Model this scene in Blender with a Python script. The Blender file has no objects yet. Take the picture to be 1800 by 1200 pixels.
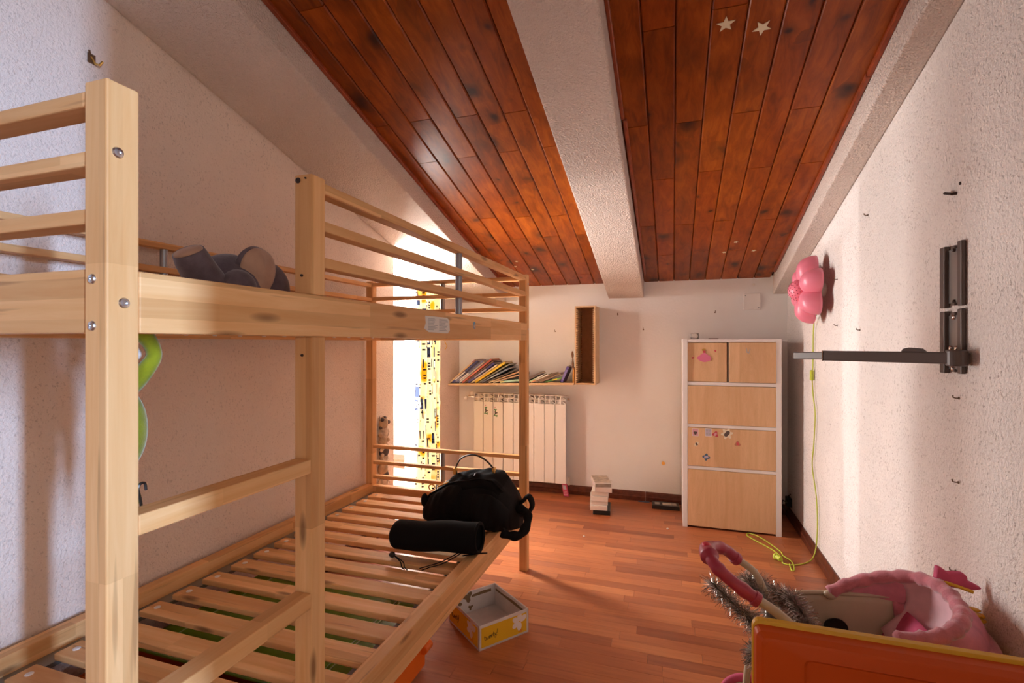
import bpy, math, random
from mathutils import Vector, Matrix
random.seed(7)
PI = math.pi
S = bpy.context.scene
COL = S.collection

# ------------------------------------------------------------------ camera, sky, lights
YAW = math.atan(282 / 866.0)
cam = bpy.data.objects.new('camera', bpy.data.cameras.new('camera'))
COL.objects.link(cam)
cam.location = (0, 0, 1.2)
cam.rotation_euler = (PI / 2, 0, YAW)
cam.data.sensor_width = 36.0
cam.data.lens = 866 / 1800 * 36.0
cam.data.shift_y = 2 / 1800
cam.data.clip_start = 0.02
S.camera = cam
S.view_settings.view_transform = 'Standard'
S.view_settings.look = 'None'
S.view_settings.gamma = 1.0
S.view_settings.use_curve_mapping = False
S.view_settings.exposure = 0.42

W = bpy.data.worlds.new('sky')
S.world = W
W.use_nodes = True
W.node_tree.nodes['Background'].inputs[0].default_value = (1.0, 0.97, 0.93, 1)
W.node_tree.nodes['Background'].inputs[1].default_value = 2.3

def aim(o, d):
    o.rotation_euler = Vector(d).to_track_quat('-Z', 'Y').to_euler()

sun = bpy.data.objects.new('sun', bpy.data.lights.new('sun', 'SUN'))
COL.objects.link(sun)
sun.data.energy = 0.55
sun.data.color = (0.94, 0.95, 1.0)
sun.data.angle = math.radians(1.2)
aim(sun, (1, -0.135, 0.035))

def area(name, loc, d, sx, sy, e, col, spread=180):
    l = bpy.data.lights.new(name, 'AREA')
    l.shape = 'RECTANGLE'; l.size = sx; l.size_y = sy; l.energy = e; l.color = col
    l.spread = math.radians(spread)
    o = bpy.data.objects.new(name, l); COL.objects.link(o); o.location = loc; aim(o, d)
    return o
XL, XR, YB, YN = -1.735, 0.765, 3.87, -1.7
DY0, DY1 = 2.825, 3.41            # doorway in the left wall
WY0, WY1 = -0.95, -0.105          # window in the right wall, beside the camera
area('daylight_doorway', (XL - 0.42, 3.10, 0.95), (1, -0.05, 0), 0.56, 1.75, 132, (1.0, 0.98, 0.97))
area('daylight_side_window', (XR + 3.0, -1.52, 1.75), (-1, 0.458, -0.08), 0.12, 1.3, 58, (0.44, 0.64, 1.0), 90)
area('rear_fill_light', (-0.5, YN - 0.45, 1.15), (0, 1, 0), 0.7, 1.8, 4.5, (1.0, 0.68, 0.44))  # unseen warm fill light, added to brighten the near left side

# ------------------------------------------------------------------ mesh helpers
ORG = {}
class B:
    def __init__(s): s.v = []; s.f = []
    def add(s, vs, fs):
        n = len(s.v); s.v += [tuple(q) for q in vs]; s.f += [tuple(i + n for i in f) for f in fs]; return s
    def box(s, x0, x1, y0, y1, z0, z1):
        return s.add([(x0,y0,z0),(x1,y0,z0),(x1,y1,z0),(x0,y1,z0),(x0,y0,z1),(x1,y0,z1),(x1,y1,z1),(x0,y1,z1)],
                     [(0,3,2,1),(4,5,6,7),(0,1,5,4),(1,2,6,5),(2,3,7,6),(3,0,4,7)])
    def obox(s, c, sz, u=(1,0,0), v=(0,1,0), w=None):
        c = Vector(c); u = Vector(u).normalized(); v = Vector(v).normalized()
        w = Vector(w).normalized() if w else u.cross(v)
        u, v, w = u*sz[0]/2, v*sz[1]/2, w*sz[2]/2
        return s.add([c-u-v-w,c+u-v-w,c+u+v-w,c-u+v-w,c-u-v+w,c+u-v+w,c+u+v+w,c-u+v+w],
                     [(0,3,2,1),(4,5,6,7),(0,1,5,4),(1,2,6,5),(2,3,7,6),(3,0,4,7)])
    def tube(s, pts, r, n=8, closed=False, flat=1.0, up=(0,0,1)):
        pts = [Vector(p) for p in pts]; m = len(pts); vs = []; fs = []
        rr = r if isinstance(r, (list, tuple)) else [r]*m
        prev = None
        for i, p in enumerate(pts):
            a = pts[(i-1) % m] if (closed or i > 0) else p
            b = pts[(i+1) % m] if (closed or i < m-1) else p
            t = (b - a).normalized()
            if prev is None:
                q = Vector(up)
                if abs(q.dot(t)) > .95: q = Vector((1,0,0))
            else: q = prev
            e1 = (q - t*q.dot(t)).normalized(); prev = e1; e2 = t.cross(e1)
            for k in range(n):
                a_ = 2*PI*k/n
                vs.append(p + e1*(rr[i]*flat*math.cos(a_)) + e2*(rr[i]*math.sin(a_)))
        for i in range(m if closed else m-1):
            j = (i+1) % m
            for k in range(n):
                l = (k+1) % n
                fs.append((i*n+k, i*n+l, j*n+l, j*n+k))
        if not closed:
            fs.append(tuple(range(n))[::-1]); fs.append(tuple((m-1)*n+k for k in range(n)))
        return s.add(vs, fs)
    def lathe(s, prof, c, ax=(0,0,1), n=24, cap=True):
        c = Vector(c); ax = Vector(ax).normalized()
        e1 = ax.orthogonal().normalized(); e2 = ax.cross(e1); vs = []; fs = []
        for r, z in prof:
            for k in range(n):
                a = 2*PI*k/n; vs.append(c + ax*z + e1*r*math.cos(a) + e2*r*math.sin(a))
        for i in range(len(prof)-1):
            for k in range(n):
                l = (k+1) % n; fs.append((i*n+k, i*n+l, (i+1)*n+l, (i+1)*n+k))
        if cap:
            fs.append(tuple(range(n))[::-1]); fs.append(tuple((len(prof)-1)*n+k for k in range(n)))
        return s.add(vs, fs)
    def cyl(s, a, b, r, n=16):
        a, b = Vector(a), Vector(b)
        return s.lathe([(r,0),(r,(b-a).length)], a, b-a, n)
    def ell(s, c, r, R=None, nu=20, nv=12, lo=0.0, hi=1.0):
        c = Vector(c); vs = []; fs = []
        for j in range(nv+1):
            th = PI*(lo + (hi-lo)*j/nv)
            for k in range(nu):
                a = 2*PI*k/nu
                p = Vector((r[0]*math.sin(th)*math.cos(a), r[1]*math.sin(th)*math.sin(a), r[2]*math.cos(th)))
                vs.append(c + (R @ p if R else p))
        for j in range(nv):
            for k in range(nu):
                l = (k+1) % nu; fs.append((j*nu+k, (j+1)*nu+k, (j+1)*nu+l, j*nu+l))
        return s.add(vs, fs)
    def prism(s, poly, o, u, v, w):
        o, u, v, w = Vector(o), Vector(u), Vector(v), Vector(w); n = len(poly)
        vs = [o + u*a + v*b for a, b in poly] + [o + u*a + v*b + w for a, b in poly]
        fs = [tuple(range(n))[::-1], tuple(range(n, 2*n))] + [(i,(i+1)%n,n+(i+1)%n,n+i) for i in range(n)]
        return s.add(vs, fs)
    def grid(s, fn, nu, nv, cu=False):
        vs = [fn(i/(nu if cu else nu-1), j/(nv-1)) for j in range(nv) for i in range(nu)]
        fs = []
        for j in range(nv-1):
            for i in range(nu if cu else nu-1):
                k = (i+1) % nu; fs.append((j*nu+i, j*nu+k, (j+1)*nu+k, (j+1)*nu+i))
        return s.add(vs, fs)

def tag(o, label=None, cat=None, group=None, kind=None):
    if label: o['label'] = label
    if cat: o['category'] = cat
    if group: o['group'] = group
    if kind: o['kind'] = kind
    return o

def obj(name, b, m, parent=None, smooth=False, bevel=0, sub=0, solid=0, seg=2):
    if parent is not None: o0 = ORG[parent.name]
    else:
        xs, ys, zs = zip(*b.v); o0 = Vector(((min(xs)+max(xs))/2, (min(ys)+max(ys))/2, min(zs)))
    me = bpy.data.meshes.new(name)
    me.from_pydata([tuple(Vector(q) - o0) for q in b.v], [], b.f); me.update()
    if smooth: me.polygons.foreach_set('use_smooth', [True]*len(me.polygons))
    me.materials.append(m if not isinstance(m, str) else M[m])
    o = bpy.data.objects.new(name, me); COL.objects.link(o)
    if parent is not None: o.parent = parent
    else: o.location = o0
    ORG[o.name] = o0
    if solid:
        d = o.modifiers.new('solid', 'SOLIDIFY'); d.thickness = solid; d.offset = 0
    if bevel:
        d = o.modifiers.new('bevel', 'BEVEL'); d.width = bevel; d.segments = seg; d.limit_method = 'ANGLE'
    if sub:
        d = o.modifiers.new('sub', 'SUBSURF'); d.levels = sub; d.render_levels = sub
    return o

def thing(name, label, cat, loc=(0,0,0), group=None, kind=None):
    o = bpy.data.objects.new(name, None); COL.objects.link(o)
    o.location = loc; o.empty_display_size = .05; ORG[o.name] = Vector(loc)
    return tag(o, label, cat, group, kind)

# ------------------------------------------------------------------ material helpers
M = {}
class N:
    def __init__(s, name):
        s.m = bpy.data.materials.new(name); s.m.use_nodes = True; s.t = s.m.node_tree; s.t.nodes.clear(); M[name] = s.m
        s.out = s.t.nodes.new('ShaderNodeOutputMaterial')
    def n(s, ty, ins=None, **props):
        d = s.t.nodes.new('ShaderNode' + ty)
        for k, v in props.items(): setattr(d, k, v)
        for k, v in (ins or {}).items():
            i = d.inputs[k]
            if isinstance(v, bpy.types.NodeSocket): s.t.links.new(v, i)
            else: i.default_value = v
        return d
    def math(s, op, a, b=0.0, c=0.0):
        return s.n('Math', {0: a, 1: b, 2: c}, operation=op).outputs[0]
    def mix(s, f, a, b, bt='MIX'):
        d = s.n('Mix', {0: f, 6: a, 7: b}, data_type='RGBA', blend_type=bt); return d.outputs[2]
    def ramp(s, f, stops):
        d = s.n('ValToRGB', {0: f}); e = d.color_ramp.elements
        while len(e) < len(stops): e.new(.5)
        for q, (p, c) in zip(e, stops): q.position = p; q.color = c if len(c) == 4 else (*c, 1)
        return d.outputs[0]
    def mapr(s, f, a, b, c=0.0, d=1.0):
        return s.n('MapRange', {0: f, 1: a, 2: b, 3: c, 4: d}).outputs[0]
    def bsdf(s, **k):
        d = s.n('BsdfPrincipled', {q.replace('_', ' '): v for q, v in k.items()})
        s.t.links.new(d.outputs[0], s.out.inputs[0]); return d
    def bump(s, h, st=.3, dist=.002):
        return s.n('Bump', {'Height': h, 'Strength': st, 'Distance': dist}).outputs[0]
    def coords(s, scale, rnd=True):
        tc = s.n('TexCoord').outputs['Object']
        if rnd:
            r = s.n('ObjectInfo').outputs['Random']
            off = s.n('CombineXYZ', {0: s.math('MULTIPLY', r, 13.7), 1: s.math('MULTIPLY', r, 31.1), 2: s.math('MULTIPLY', r, 7.9)}).outputs[0]
            tc = s.n('VectorMath', {0: tc, 1: off}, operation='ADD').outputs[0]
        return s.n('VectorMath', {0: tc, 1: scale}, operation='MULTIPLY').outputs[0]
C4 = lambda c: (*c, 1) if len(c) == 3 else c

def simple(name, col, rough=.5, metal=0.0, bump=0, bscale=200, spec=.5, var=.0, **k):
    s = N(name); c = C4(col)
    if var:
        nz = s.n('TexNoise', {'Vector': s.n('TexCoord').outputs['Object'], 'Scale': 30.0, 'Detail': 4.0}).outputs[0]
        c = s.mix(s.mapr(nz, .3, .7), C4([q*(1-var) for q in col]), C4([min(1, q*(1+var)) for q in col]))
    kw = dict(Base_Color=c, Roughness=rough, Metallic=metal, **{'Specular_IOR_Level': spec}); kw.update(k)
    if bump:
        nz = s.n('TexNoise', {'Vector': s.n('TexCoord').outputs['Object'], 'Scale': float(bscale), 'Detail': 3.0}).outputs[0]
        kw['Normal'] = s.bump(nz, bump, .001)
    s.bsdf(**kw); return s.m

def plaster(name, col, st=.5, sc=110, speck=0.0, dist=.003, blot=.06):
    s = N(name); tc = s.n('TexCoord').outputs['Object']
    big = s.n('TexNoise', {'Vector': tc, 'Scale': 2.2, 'Detail': 3.0}).outputs[0]
    c = s.mix(s.mapr(big, .35, .65), C4([q*(1-blot) for q in col]), C4(col))
    f = s.n('TexNoise', {'Vector': tc, 'Scale': float(sc), 'Detail': 2.0, 'Roughness': .55}).outputs[0]
    h = s.mapr(f, .35, .75)
    if speck:
        g = s.n('TexNoise', {'Vector': s.n('VectorMath', {0: tc, 1: (1, 1, .75)}, operation='MULTIPLY').outputs[0], 'Scale': 150.0, 'Detail': 3.0, 'Roughness': .6}).outputs[0]
        g2 = s.n('TexNoise', {'Vector': tc, 'Scale': 6.0, 'Detail': 2.0}).outputs[0]
        mk = s.math('MULTIPLY', s.mapr(g, .585, .66), s.mapr(g2, .3, .65, .3, 1.0))
        c = s.mix(s.math('MULTIPLY', mk, speck), c, (.25, .16, .12, 1))
    s.bsdf(Base_Color=c, Roughness=.9, Normal=s.bump(h, st, dist), Specular_IOR_Level=.15)
    return s.m

def birch(axis, tint=(1, 1, 1), name='birch_'):
    s = N(name + 'xyz'[axis])
    sc = [26.0]*3; sc[axis] = 1.6
    v = s.coords(tuple(sc))
    g = s.n('TexNoise', {'Vector': v, 'Scale': 1.6, 'Detail': 5.0, 'Roughness': .6, 'Distortion': .6}).outputs[0]
    sc2 = [1/.029]*3; sc2[axis] = 2.3
    cell = s.n('VectorMath', {0: s.coords(tuple(sc2))}, operation='FLOOR').outputs[0]
    w = s.n('TexWhiteNoise', {'Vector': cell}, noise_dimensions='3D').outputs[0]
    a = s.mix(s.mapr(g, .3, .75), C4([.92*tint[0], .575*tint[1], .275*tint[2]]), C4([.80*tint[0], .41*tint[1], .15*tint[2]]))
    c = s.mix(1.0, a, s.ramp(w, [(0, (.76, .69, .62)), (1, (1.03, 1.03, 1.03))]), 'MULTIPLY')
    sk = [13.0]*3; sk[axis] = 3.2
    kn = s.n('TexVoronoi', {'Vector': s.coords(tuple(sk)), 'Scale': 1.0}).outputs['Distance']
    c = s.mix(s.mapr(kn, .06, .15, .8, 0), c, C4((.20, .085, .03)))
    st = [60.0]*3; st[axis] = 3.0
    fl = s.n('TexNoise', {'Vector': s.coords(tuple(st)), 'Scale': 1.0, 'Detail': 2.0}).outputs[0]
    c = s.mix(s.mapr(fl, .655, .74, 0, .55), c, C4((.32, .15, .06)))
    s.bsdf(Base_Color=c, Roughness=.52, Normal=s.bump(g, .08, .001), Specular_IOR_Level=.3)
    return s.m

def ceil_wood():
    s = N('ceiling_pine')
    v = s.coords((22.0, 1.3, 22.0))
    g = s.n('TexNoise', {'Vector': v, 'Scale': 1.3, 'Detail': 6.0, 'Roughness': .62, 'Distortion': .8}).outputs[0]
    r = s.n('ObjectInfo').outputs['Random']
    c = s.ramp(s.mapr(g, .25, .75), [(0, (.43, .110, .009)), (.5, (.30, .064, .005)), (1, (.16, .030, .003))])
    c = s.mix(1.0, c, s.ramp(r, [(0, (.66, .58, .52)), (.35, (.95, .9, .85)), (.7, (1.1, 1.08, 1.0)), (1, (.9, .74, .66))]), 'MULTIPLY')
    ds = s.n('TexNoise', {'Vector': s.coords((9, 9, 9)), 'Scale': 1.0, 'Detail': 2.0}).outputs['Color']
    kv = s.n('VectorMath', {0: s.coords((7.5, 6.0, 7.5)), 1: s.n('VectorMath', {0: ds, 1: (.55, .55, .55)}, operation='MULTIPLY').outputs[0]}, operation='ADD').outputs[0]
    vo = s.n('TexVoronoi', {'Vector': kv, 'Scale': 1.0})
    rnd = s.n('TexWhiteNoise', {'Vector': vo.outputs['Position']}, noise_dimensions='3D').outputs[0]
    big = s.math('ADD', s.math('MULTIPLY', s.math('POWER', rnd, 2.2), .17), .03)
    k = s.math('SUBTRACT', 1.0, s.math('MULTIPLY', s.math('DIVIDE', vo.outputs['Distance'], big), .5))
    halo = s.mapr(s.math('DIVIDE', vo.outputs['Distance'], s.math('MULTIPLY', big, 4.2)), .25, 1.0, .55, 0.0)
    c = s.mix(halo, c, (.075, .016, .004, 1))
    k = s.mapr(k, .15, .70)
    c = s.mix(s.math('MULTIPLY', k, .9), c, (.028, .009, .006, 1))
    s.bsdf(Base_Color=c, Roughness=.33, Normal=s.bump(g, .12, .0015), Specular_IOR_Level=.26)

def floor_wood():
    s = N('floor_laminate')
    v = s.coords((2.2, 40.0, 40.0))
    g = s.n('TexNoise', {'Vector': v, 'Scale': 1.2, 'Detail': 6.0, 'Roughness': .6, 'Distortion': .7}).outputs[0]
    r = s.n('ObjectInfo').outputs['Random']
    base = s.ramp(r, [(0, (.30, .085, .035)), (.3, (.46, .15, .058)), (.7, (.52, .175, .066)), (.9, (.56, .20, .075)), (1, (.34, .11, .055))])
    c = s.mix(1.0, base, s.ramp(s.mapr(g, .3, .75), [(0, (1.08, 1.06, 1.04)), (.6, (.9, .86, .84)), (1, (.62, .55, .52))]), 'MULTIPLY')
    s.bsdf(Base_Color=c, Roughness=.34, Normal=s.bump(g, .05, .0008), Specular_IOR_Level=.5)
    s = N('floor_laminate_far')
    tc = s.n('TexCoord').outputs['Object']
    b = s.n('TexBrick', {'Vector': tc, 'Color1': (.30, .09, .038, 1), 'Color2': (.52, .175, .066, 1), 'Mortar': (.1, .03, .015, 1), 'Scale': 1.0, 'Mortar Size': .0006, 'Brick Width': .45, 'Row Height': .06})
    s.bsdf(Base_Color=b.outputs[0], Roughness=.34)

plaster('plaster_left', (.92, .77, .67), .75, 150, .35, .003)
plaster('plaster_back', (.90, .88, .86), .22, 60, 0, .002, .05)
plaster('plaster_right', (.87, .78, .73), .95, 120, .55, .004, .10)
plaster('plaster_beam', (.83, .70, .62), 1.0, 125, .12, .006)
plaster('plaster_rear', (.82, .74, .68), .4, 80)
birch(0); birch(1); birch(2)
ceil_wood(); floor_wood()
simple('trim_red', (.30, .055, .016), .32, var=.25)
simple('dark_gap', (.03, .012, .006), .8)
simple('baseboard_wood', (.11, .026, .012), .35, var=.35)
simple('terrace', (.75, .68, .6), .8, var=.1)
simple('terracotta', (.45, .16, .08), .7, var=.2)
simple('bolt_metal', (.62, .62, .64), .28, 1.0)
simple('tube_metal', (.30, .29, .30), .38, .85)
simple('ledger_metal', (.30, .29, .26), .5, .5)
simple('cap_white', (.85, .80, .74), .4)
simple('screw_dark', (.06, .045, .04), .4, .6)
simple('white_enamel', (.84, .82, .79), .32)
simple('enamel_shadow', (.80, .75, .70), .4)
simple('chrome', (.75, .72, .7), .15, 1.0)
simple('black_cloth', (.008, .007, .007), .9, bump=.5, bscale=900, spec=.12)
simple('black_nylon', (.008, .007, .007), .75, bump=.4, bscale=500, spec=.15)
simple('black_plastic', (.012, .011, .011), .4)
simple('brass', (.75, .50, .15), .25, 1.0)
simple('plush_grey', (.15, .118, .14), .95, bump=.8, bscale=260, spec=.1, var=.25, Sheen_Weight=.4)
simple('plush_beige', (.52, .33, .24), .95, bump=.6, bscale=260, spec=.1, var=.1, Sheen_Weight=.3)
simple('plush_green', (.24, .26, .012), .95, bump=.7, bscale=300, spec=.1, var=.2, Sheen_Weight=.4)
simple('wire_dark', (.05, .045, .04), .35, .8)
simple('cabinet_white', (.86, .81, .77), .45)
simple('bracket_brown', (.105, .078, .068), .42, .15)
simple('bracket_inner', (.30, .28, .27), .35, .7)
simple('lamp_pink', (.85, .22, .30), .35, Subsurface_Weight=.15)
simple('cord_green', (.55, .62, .06), .45)
simple('pink_grip', (.42, .045, .085), .38)
simple('pink_red', (.65, .02, .06), .35)
simple('cream_plastic', (.60, .50, .36), .38)
simple('pink_plush', (.60, .20, .24), .95, bump=1.0, bscale=220, spec=.1, var=.2, Sheen_Weight=.6)
simple('pink_satin', (.70, .25, .33), .45, bump=.2, bscale=60, var=.15)
simple('pink_light', (.78, .46, .50), .5, bump=.2, bscale=60, var=.08)
simple('pink_felt', (.62, .09, .19), .8, var=.1)
simple('yellow_trim', (.80, .45, .02), .4)
simple('orange_plastic', (.60, .085, .004), .5, spec=.3)
simple('yellow_plastic', (.72, .40, .01), .4)
simple('orange_bin', (.85, .16, .01), .4)
simple('green_lid', (.20, .36, .02), .25, var=.1)
simple('green_lid_line', (.45, .60, .2), .3)
simple('tinsel', (.55, .50, .46), .22, .9)
simple('tinsel_core', (.10, .10, .06), .6)
simple('card_white', (.72, .66, .62), .8, var=.05)
simple('card_print_yellow', (.80, .46, .01), .6)
simple('card_print_white', (.84, .76, .70), .6)
simple('card_print_orange', (.75, .28, .02), .6)
simple('ink_black', (.015, .013, .012), .6)
simple('tear_brown', (.22, .14, .07), .9)
simple('paper_white', (.80, .76, .70), .8)
simple('ink_grey', (.42, .42, .42), .8)
simple('star_glow', (.78, .70, .50), .5)
simple('vhs_label', (.62, .55, .44), .7)
simple('case_white', (.86, .82, .78), .25)
simple('case_grey', (.36, .33, .28), .3, var=.2)
simple('pages', (.72, .62, .47), .9)
simple('tower_wood', (.70, .47, .26), .45, var=.08)
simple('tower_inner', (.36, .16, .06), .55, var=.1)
simple('figure_wood', (.20, .09, .04), .45, var=.2)
simple('hook_metal', (.22, .14, .09), .4, .8)
simple('glass_clear', (.95, .95, .95), .05, Transmission_Weight=.9)
simple('ochre_mark', (.85, .45, .08), .8)


simple('stk_pink', (.70, .36, .42), .5); simple('stk_lilac', (.52, .46, .56), .5); simple('stk_dark', (.10, .07, .06), .5); simple('stk_red', (.60, .08, .10), .5)
simple('stk_cream', (.80, .70, .52), .5); simple('stk_brown', (.50, .20, .12), .5); simple('stk_blue', (.06, .14, .24), .5); simple('stk_green', (.10, .26, .10), .5); simple('stk_pinkskirt', (.74, .20, .33), .55)
simple('doll_tan', (.42, .30, .19), .9, bump=.6, bscale=120, var=.3); simple('doll_dark', (.09, .07, .07), .9, var=.3); simple('doll_print', (.52, .42, .32), .9, bump=.6, bscale=120, var=.45)
def veneer():
    s = N('veneer')
    v = s.coords((9.0, 9.0, 1.1)); g = s.n('TexNoise', {'Vector': v, 'Scale': 2.0, 'Detail': 5.0, 'Roughness': .6, 'Distortion': 1.6}).outputs[0]
    lines = s.math('ABSOLUTE', s.math('SINE', s.math('MULTIPLY', g, 60.0)))
    cell = s.n('VectorMath', {0: s.coords((6.5, 0, 0))}, operation='FLOOR').outputs[0]
    w = s.n('TexWhiteNoise', {'Vector': cell}, noise_dimensions='3D').outputs[0]
    c = s.mix(s.mapr(g, .3, .7), (.82, .545, .31, 1), (.72, .45, .235, 1))
    c = s.mix(s.math('MULTIPLY', s.mapr(lines, .75, 1.0), .10), c, (.40, .20, .08, 1))
    c = s.mix(1.0, c, s.ramp(w, [(0, (.88, .85, .82)), (1, (1, 1, 1))]), 'MULTIPLY')
    s.bsdf(Base_Color=c, Roughness=.4, Specular_IOR_Level=.4)
veneer()
def curtain_mat(name, plain):
    s = N(name); tc = s.n('TexCoord').outputs['Object']
    c = (.60, .52, .37, 1)
    if not plain:
        def boxes(scale, seed, thr, inner):
            v = s.n('VectorMath', {0: s.n('VectorMath', {0: tc, 1: (0, seed, seed*1.7)}, operation='ADD').outputs[0], 1: (0.0, scale[0], scale[1])}, operation='MULTIPLY').outputs[0]
            fl_ = s.n('VectorMath', {0: v}, operation='FLOOR').outputs[0]; fr = s.n('SeparateXYZ', {0: s.n('VectorMath', {0: v}, operation='FRACTION').outputs[0]})
            w = s.n('TexWhiteNoise', {'Vector': fl_}, noise_dimensions='3D').outputs[0]
            on = s.math('GREATER_THAN', w, thr)
            for k in (1, 2): on = s.math('MULTIPLY', on, s.math('LESS_THAN', s.math('ABSOLUTE', s.math('SUBTRACT', fr.outputs[k], .5)), inner[k-1]))
            return on
        nz = s.n('TexNoise', {'Vector': s.n('VectorMath', {0: tc, 1: (0, 14, 9)}, operation='MULTIPLY').outputs[0], 'Scale': 1.0, 'Detail': 1.0}).outputs[0]
        c = s.mix(s.mapr(nz, .58, .66), c, (.56, .32, .04, 1))
        c = s.mix(boxes((30, 11), .3, .80, (.42, .40)), c, (.06, .08, .14, 1))
        c = s.mix(boxes((30, 11), .3, .90, (.26, .24)), c, (.80, .72, .56, 1))
        c = s.mix(boxes((60, 50), .9, .80, (.30, .30)), c, (.03, .03, .04, 1))
        c = s.mix(boxes((90, 14), 1.7, .86, (.16, .42)), c, (.05, .05, .07, 1))
    d = s.n('BsdfDiffuse', {'Color': c}); t = s.n('BsdfTranslucent', {'Color': c})
    mx = s.n('MixShader', {0: .5, 1: d.outputs[0], 2: t.outputs[0]}); s.t.links.new(mx.outputs[0], s.out.inputs[0])
curtain_mat('curtain_print', False); curtain_mat('curtain_plain', True)
simple('cover_photo', (.45, .36, .27), .35, var=.4)

# ------------------------------------------------------------------ setting
SL, Z0 = .2734, 1.66
zc = lambda y: Z0 + SL*(YB - y)            # underside of the wooden ceiling
zs = lambda y: zc(y) - .12                 # underside of the beams
T = .26
def struct(name, b, m, label=None, **k):
    return tag(obj(name, b, m, **k), label, None, None, 'structure')

def yz_wall(b, x0, x1, poly):               # polygon in (y, z) extruded along x
    b.prism(poly, (x0, 0, 0), (0,1,0), (0,0,1), (x1-x0, 0, 0))
EXT = .3
top = lambda y: zc(y) + EXT
b = B()
yz_wall(b, XL-T, XL, [(YN,-.1),(DY0,-.1),(DY0,top(DY0)),(YN,top(YN))])
yz_wall(b, XL-T, XL, [(DY1,-.1),(YB+.2,-.1),(YB+.2,top(YB+.2)),(DY1,top(DY1))])
yz_wall(b, XL-T, XL, [(DY0,zs(DY0)+.0),(DY1,zs(DY1)+.0),(DY1,top(DY1)),(DY0,top(DY0))])
struct('wall_left', b, 'plaster_left', 'rough pale plaster wall behind the bunk bed')
b = B()
yz_wall(b, XR, XR+T, [(WY1,-.1),(YB+.2,-.1),(YB+.2,top(YB+.2)),(WY1,top(WY1))])
yz_wall(b, XR, XR+T, [(YN,-.1),(WY0,-.1),(WY0,top(WY0)),(YN,top(YN))])
yz_wall(b, XR, XR+T, [(WY0,-.1),(WY1,-.1),(WY1,.35),(WY0,.35)])
yz_wall(b, XR, XR+T, [(WY0,2.15),(WY1,2.15),(WY1,top(WY1)),(WY0,top(WY0))])
struct('wall_right', b, 'plaster_right', 'speckled stucco wall carrying the metal bracket')
b = B().box(XL, XR, YB, YB+.2, -.1, zc(YB)+.1)
struct('wall_back', b, 'plaster_back', 'smooth pale wall behind radiator and cabinet')
zt = top(YN)
b = B().box(XL-T, -.9, YN-.2, YN, -.1, zt).box(-.1, XR+T, YN-.2, YN, -.1, zt).box(-.9, -.1, YN-.2, YN, 2.08, zt)
b.box(-1.0, -.9, YN-.9, YN-.2, -.1, 2.2).box(-.1, 0, YN-.9, YN-.2, -.1, 2.2).box(-1.0, 0, YN-1.0, YN-.9, -.1, 2.2).box(-.9, -.1, YN-.9, YN-.2, 2.08, 2.2).box(-.9, -.1, YN-.9, YN-.2, -.1, -.01)  # added alcove behind the rear opening, encloses the warm fill light
struct('wall_rear', b, 'plaster_rear', 'plaster wall behind the viewer with an added opening for the fill light')

fw_ = struct('window_1', B().box(XR+.12, XR+.17, WY0, WY1, .35, .40).box(XR+.12, XR+.17, WY0, WY1, 2.10, 2.15).box(XR+.12, XR+.17, WY0, WY0+.05, .40, 2.10), 'cabinet_white', 'white window frame beside the viewer')
# floor: base slab, single strips, the rest as one field
fl = struct('floor', B().box(XL-T, XR+T, YN-.2, YB+.2, -.12, -.007), 'dark_gap', 'red-brown strip laminate floor')
RW, y = .06, 1.19
row = 0
while y < YB - .001:
    y1 = min(y + RW, YB)
    x = XL - random.uniform(0, .42)
    while x < XR:
        L_ = random.choice((.34, .42, .46, .5, .56))
        a, c = max(x, XL), min(x + L_, XR)
        if c - a > .03:
            g = .0006 if row % 3 else .0010
            b = B().box(a+.0005, c-.0005, y+g/2, y1-g/2, -.007, 0)
            obj('plank', b, 'floor_laminate', fl)
        x += L_
    y += RW; row += 1
tag(obj('plank_field', B().box(XL, XR, YN, 1.19, -.007, 0), 'floor_laminate_far', fl), kind='stuff')

# ceiling: roof slab, boards, beams, red trims
def slope_box(b, x0, x1, y0, y1, f0, f1):    # box following the slope, f offsets from ceiling underside
    return b.add([(x0,y0,zc(y0)+f0),(x1,y0,zc(y0)+f0),(x1,y1,zc(y1)+f0),(x0,y1,zc(y1)+f0),
                  (x0,y0,zc(y0)+f1),(x1,y0,zc(y0)+f1),(x1,y1,zc(y1)+f1),(x0,y1,zc(y1)+f1)],
                 [(0,3,2,1),(4,5,6,7),(0,1,5,4),(1,2,6,5),(2,3,7,6),(3,0,4,7)])
ce = struct('ceiling', slope_box(B(), XL-T, XR+T, YN-.2, YB+.2, .014, .3), 'dark_gap', 'sloping ceiling of varnished knotty pine boards between plaster beams')
def board(x0, x1, y0, y1):
    ch = .005; g = .0012
    prof = [(x0+g, .014), (x0+g, ch), (x0+g+ch, 0), (x1-g-ch, 0), (x1-g, ch), (x1-g, .014)]
    ya, yb = y0+.0016, y1-.0016
    vs = [(px, ya, zc(ya)+f) for px, f in prof] + [(px, yb, zc(yb)+f) for px, f in prof]
    n = 6
    obj('plank', B().add(vs, [tuple(range(n)), tuple(range(n, 2*n))[::-1]] + [(i, n+i, n+(i+1) % n, (i+1) % n) for i in range(n)]), 'ceiling_pine', ce)
def bay(xa, xb, n, even, odd, step):
    w = (xb - xa)/n
    for i in range(n):
        j0 = (even if i % 2 == 0 else odd) + random.uniform(-.02, .02)
        ys = [j0 + step*k for k in range(-6, 6)]
        ys = [YN] + [q for q in ys if YN + .1 < q < YB - .04] + [YB]
        for p, q in zip(ys, ys[1:]): board(xa + w*i, xa + w*(i+1), p, q)
bay(-1.335, -.471, 8, 1.97, 1.40, .845)
bay(-.206, .66, 8, 2.18, 1.70, .855)
b = B()
BEAMS = [(XL, -1.31), (-.471, -.206), (.672, XR)]
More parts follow.
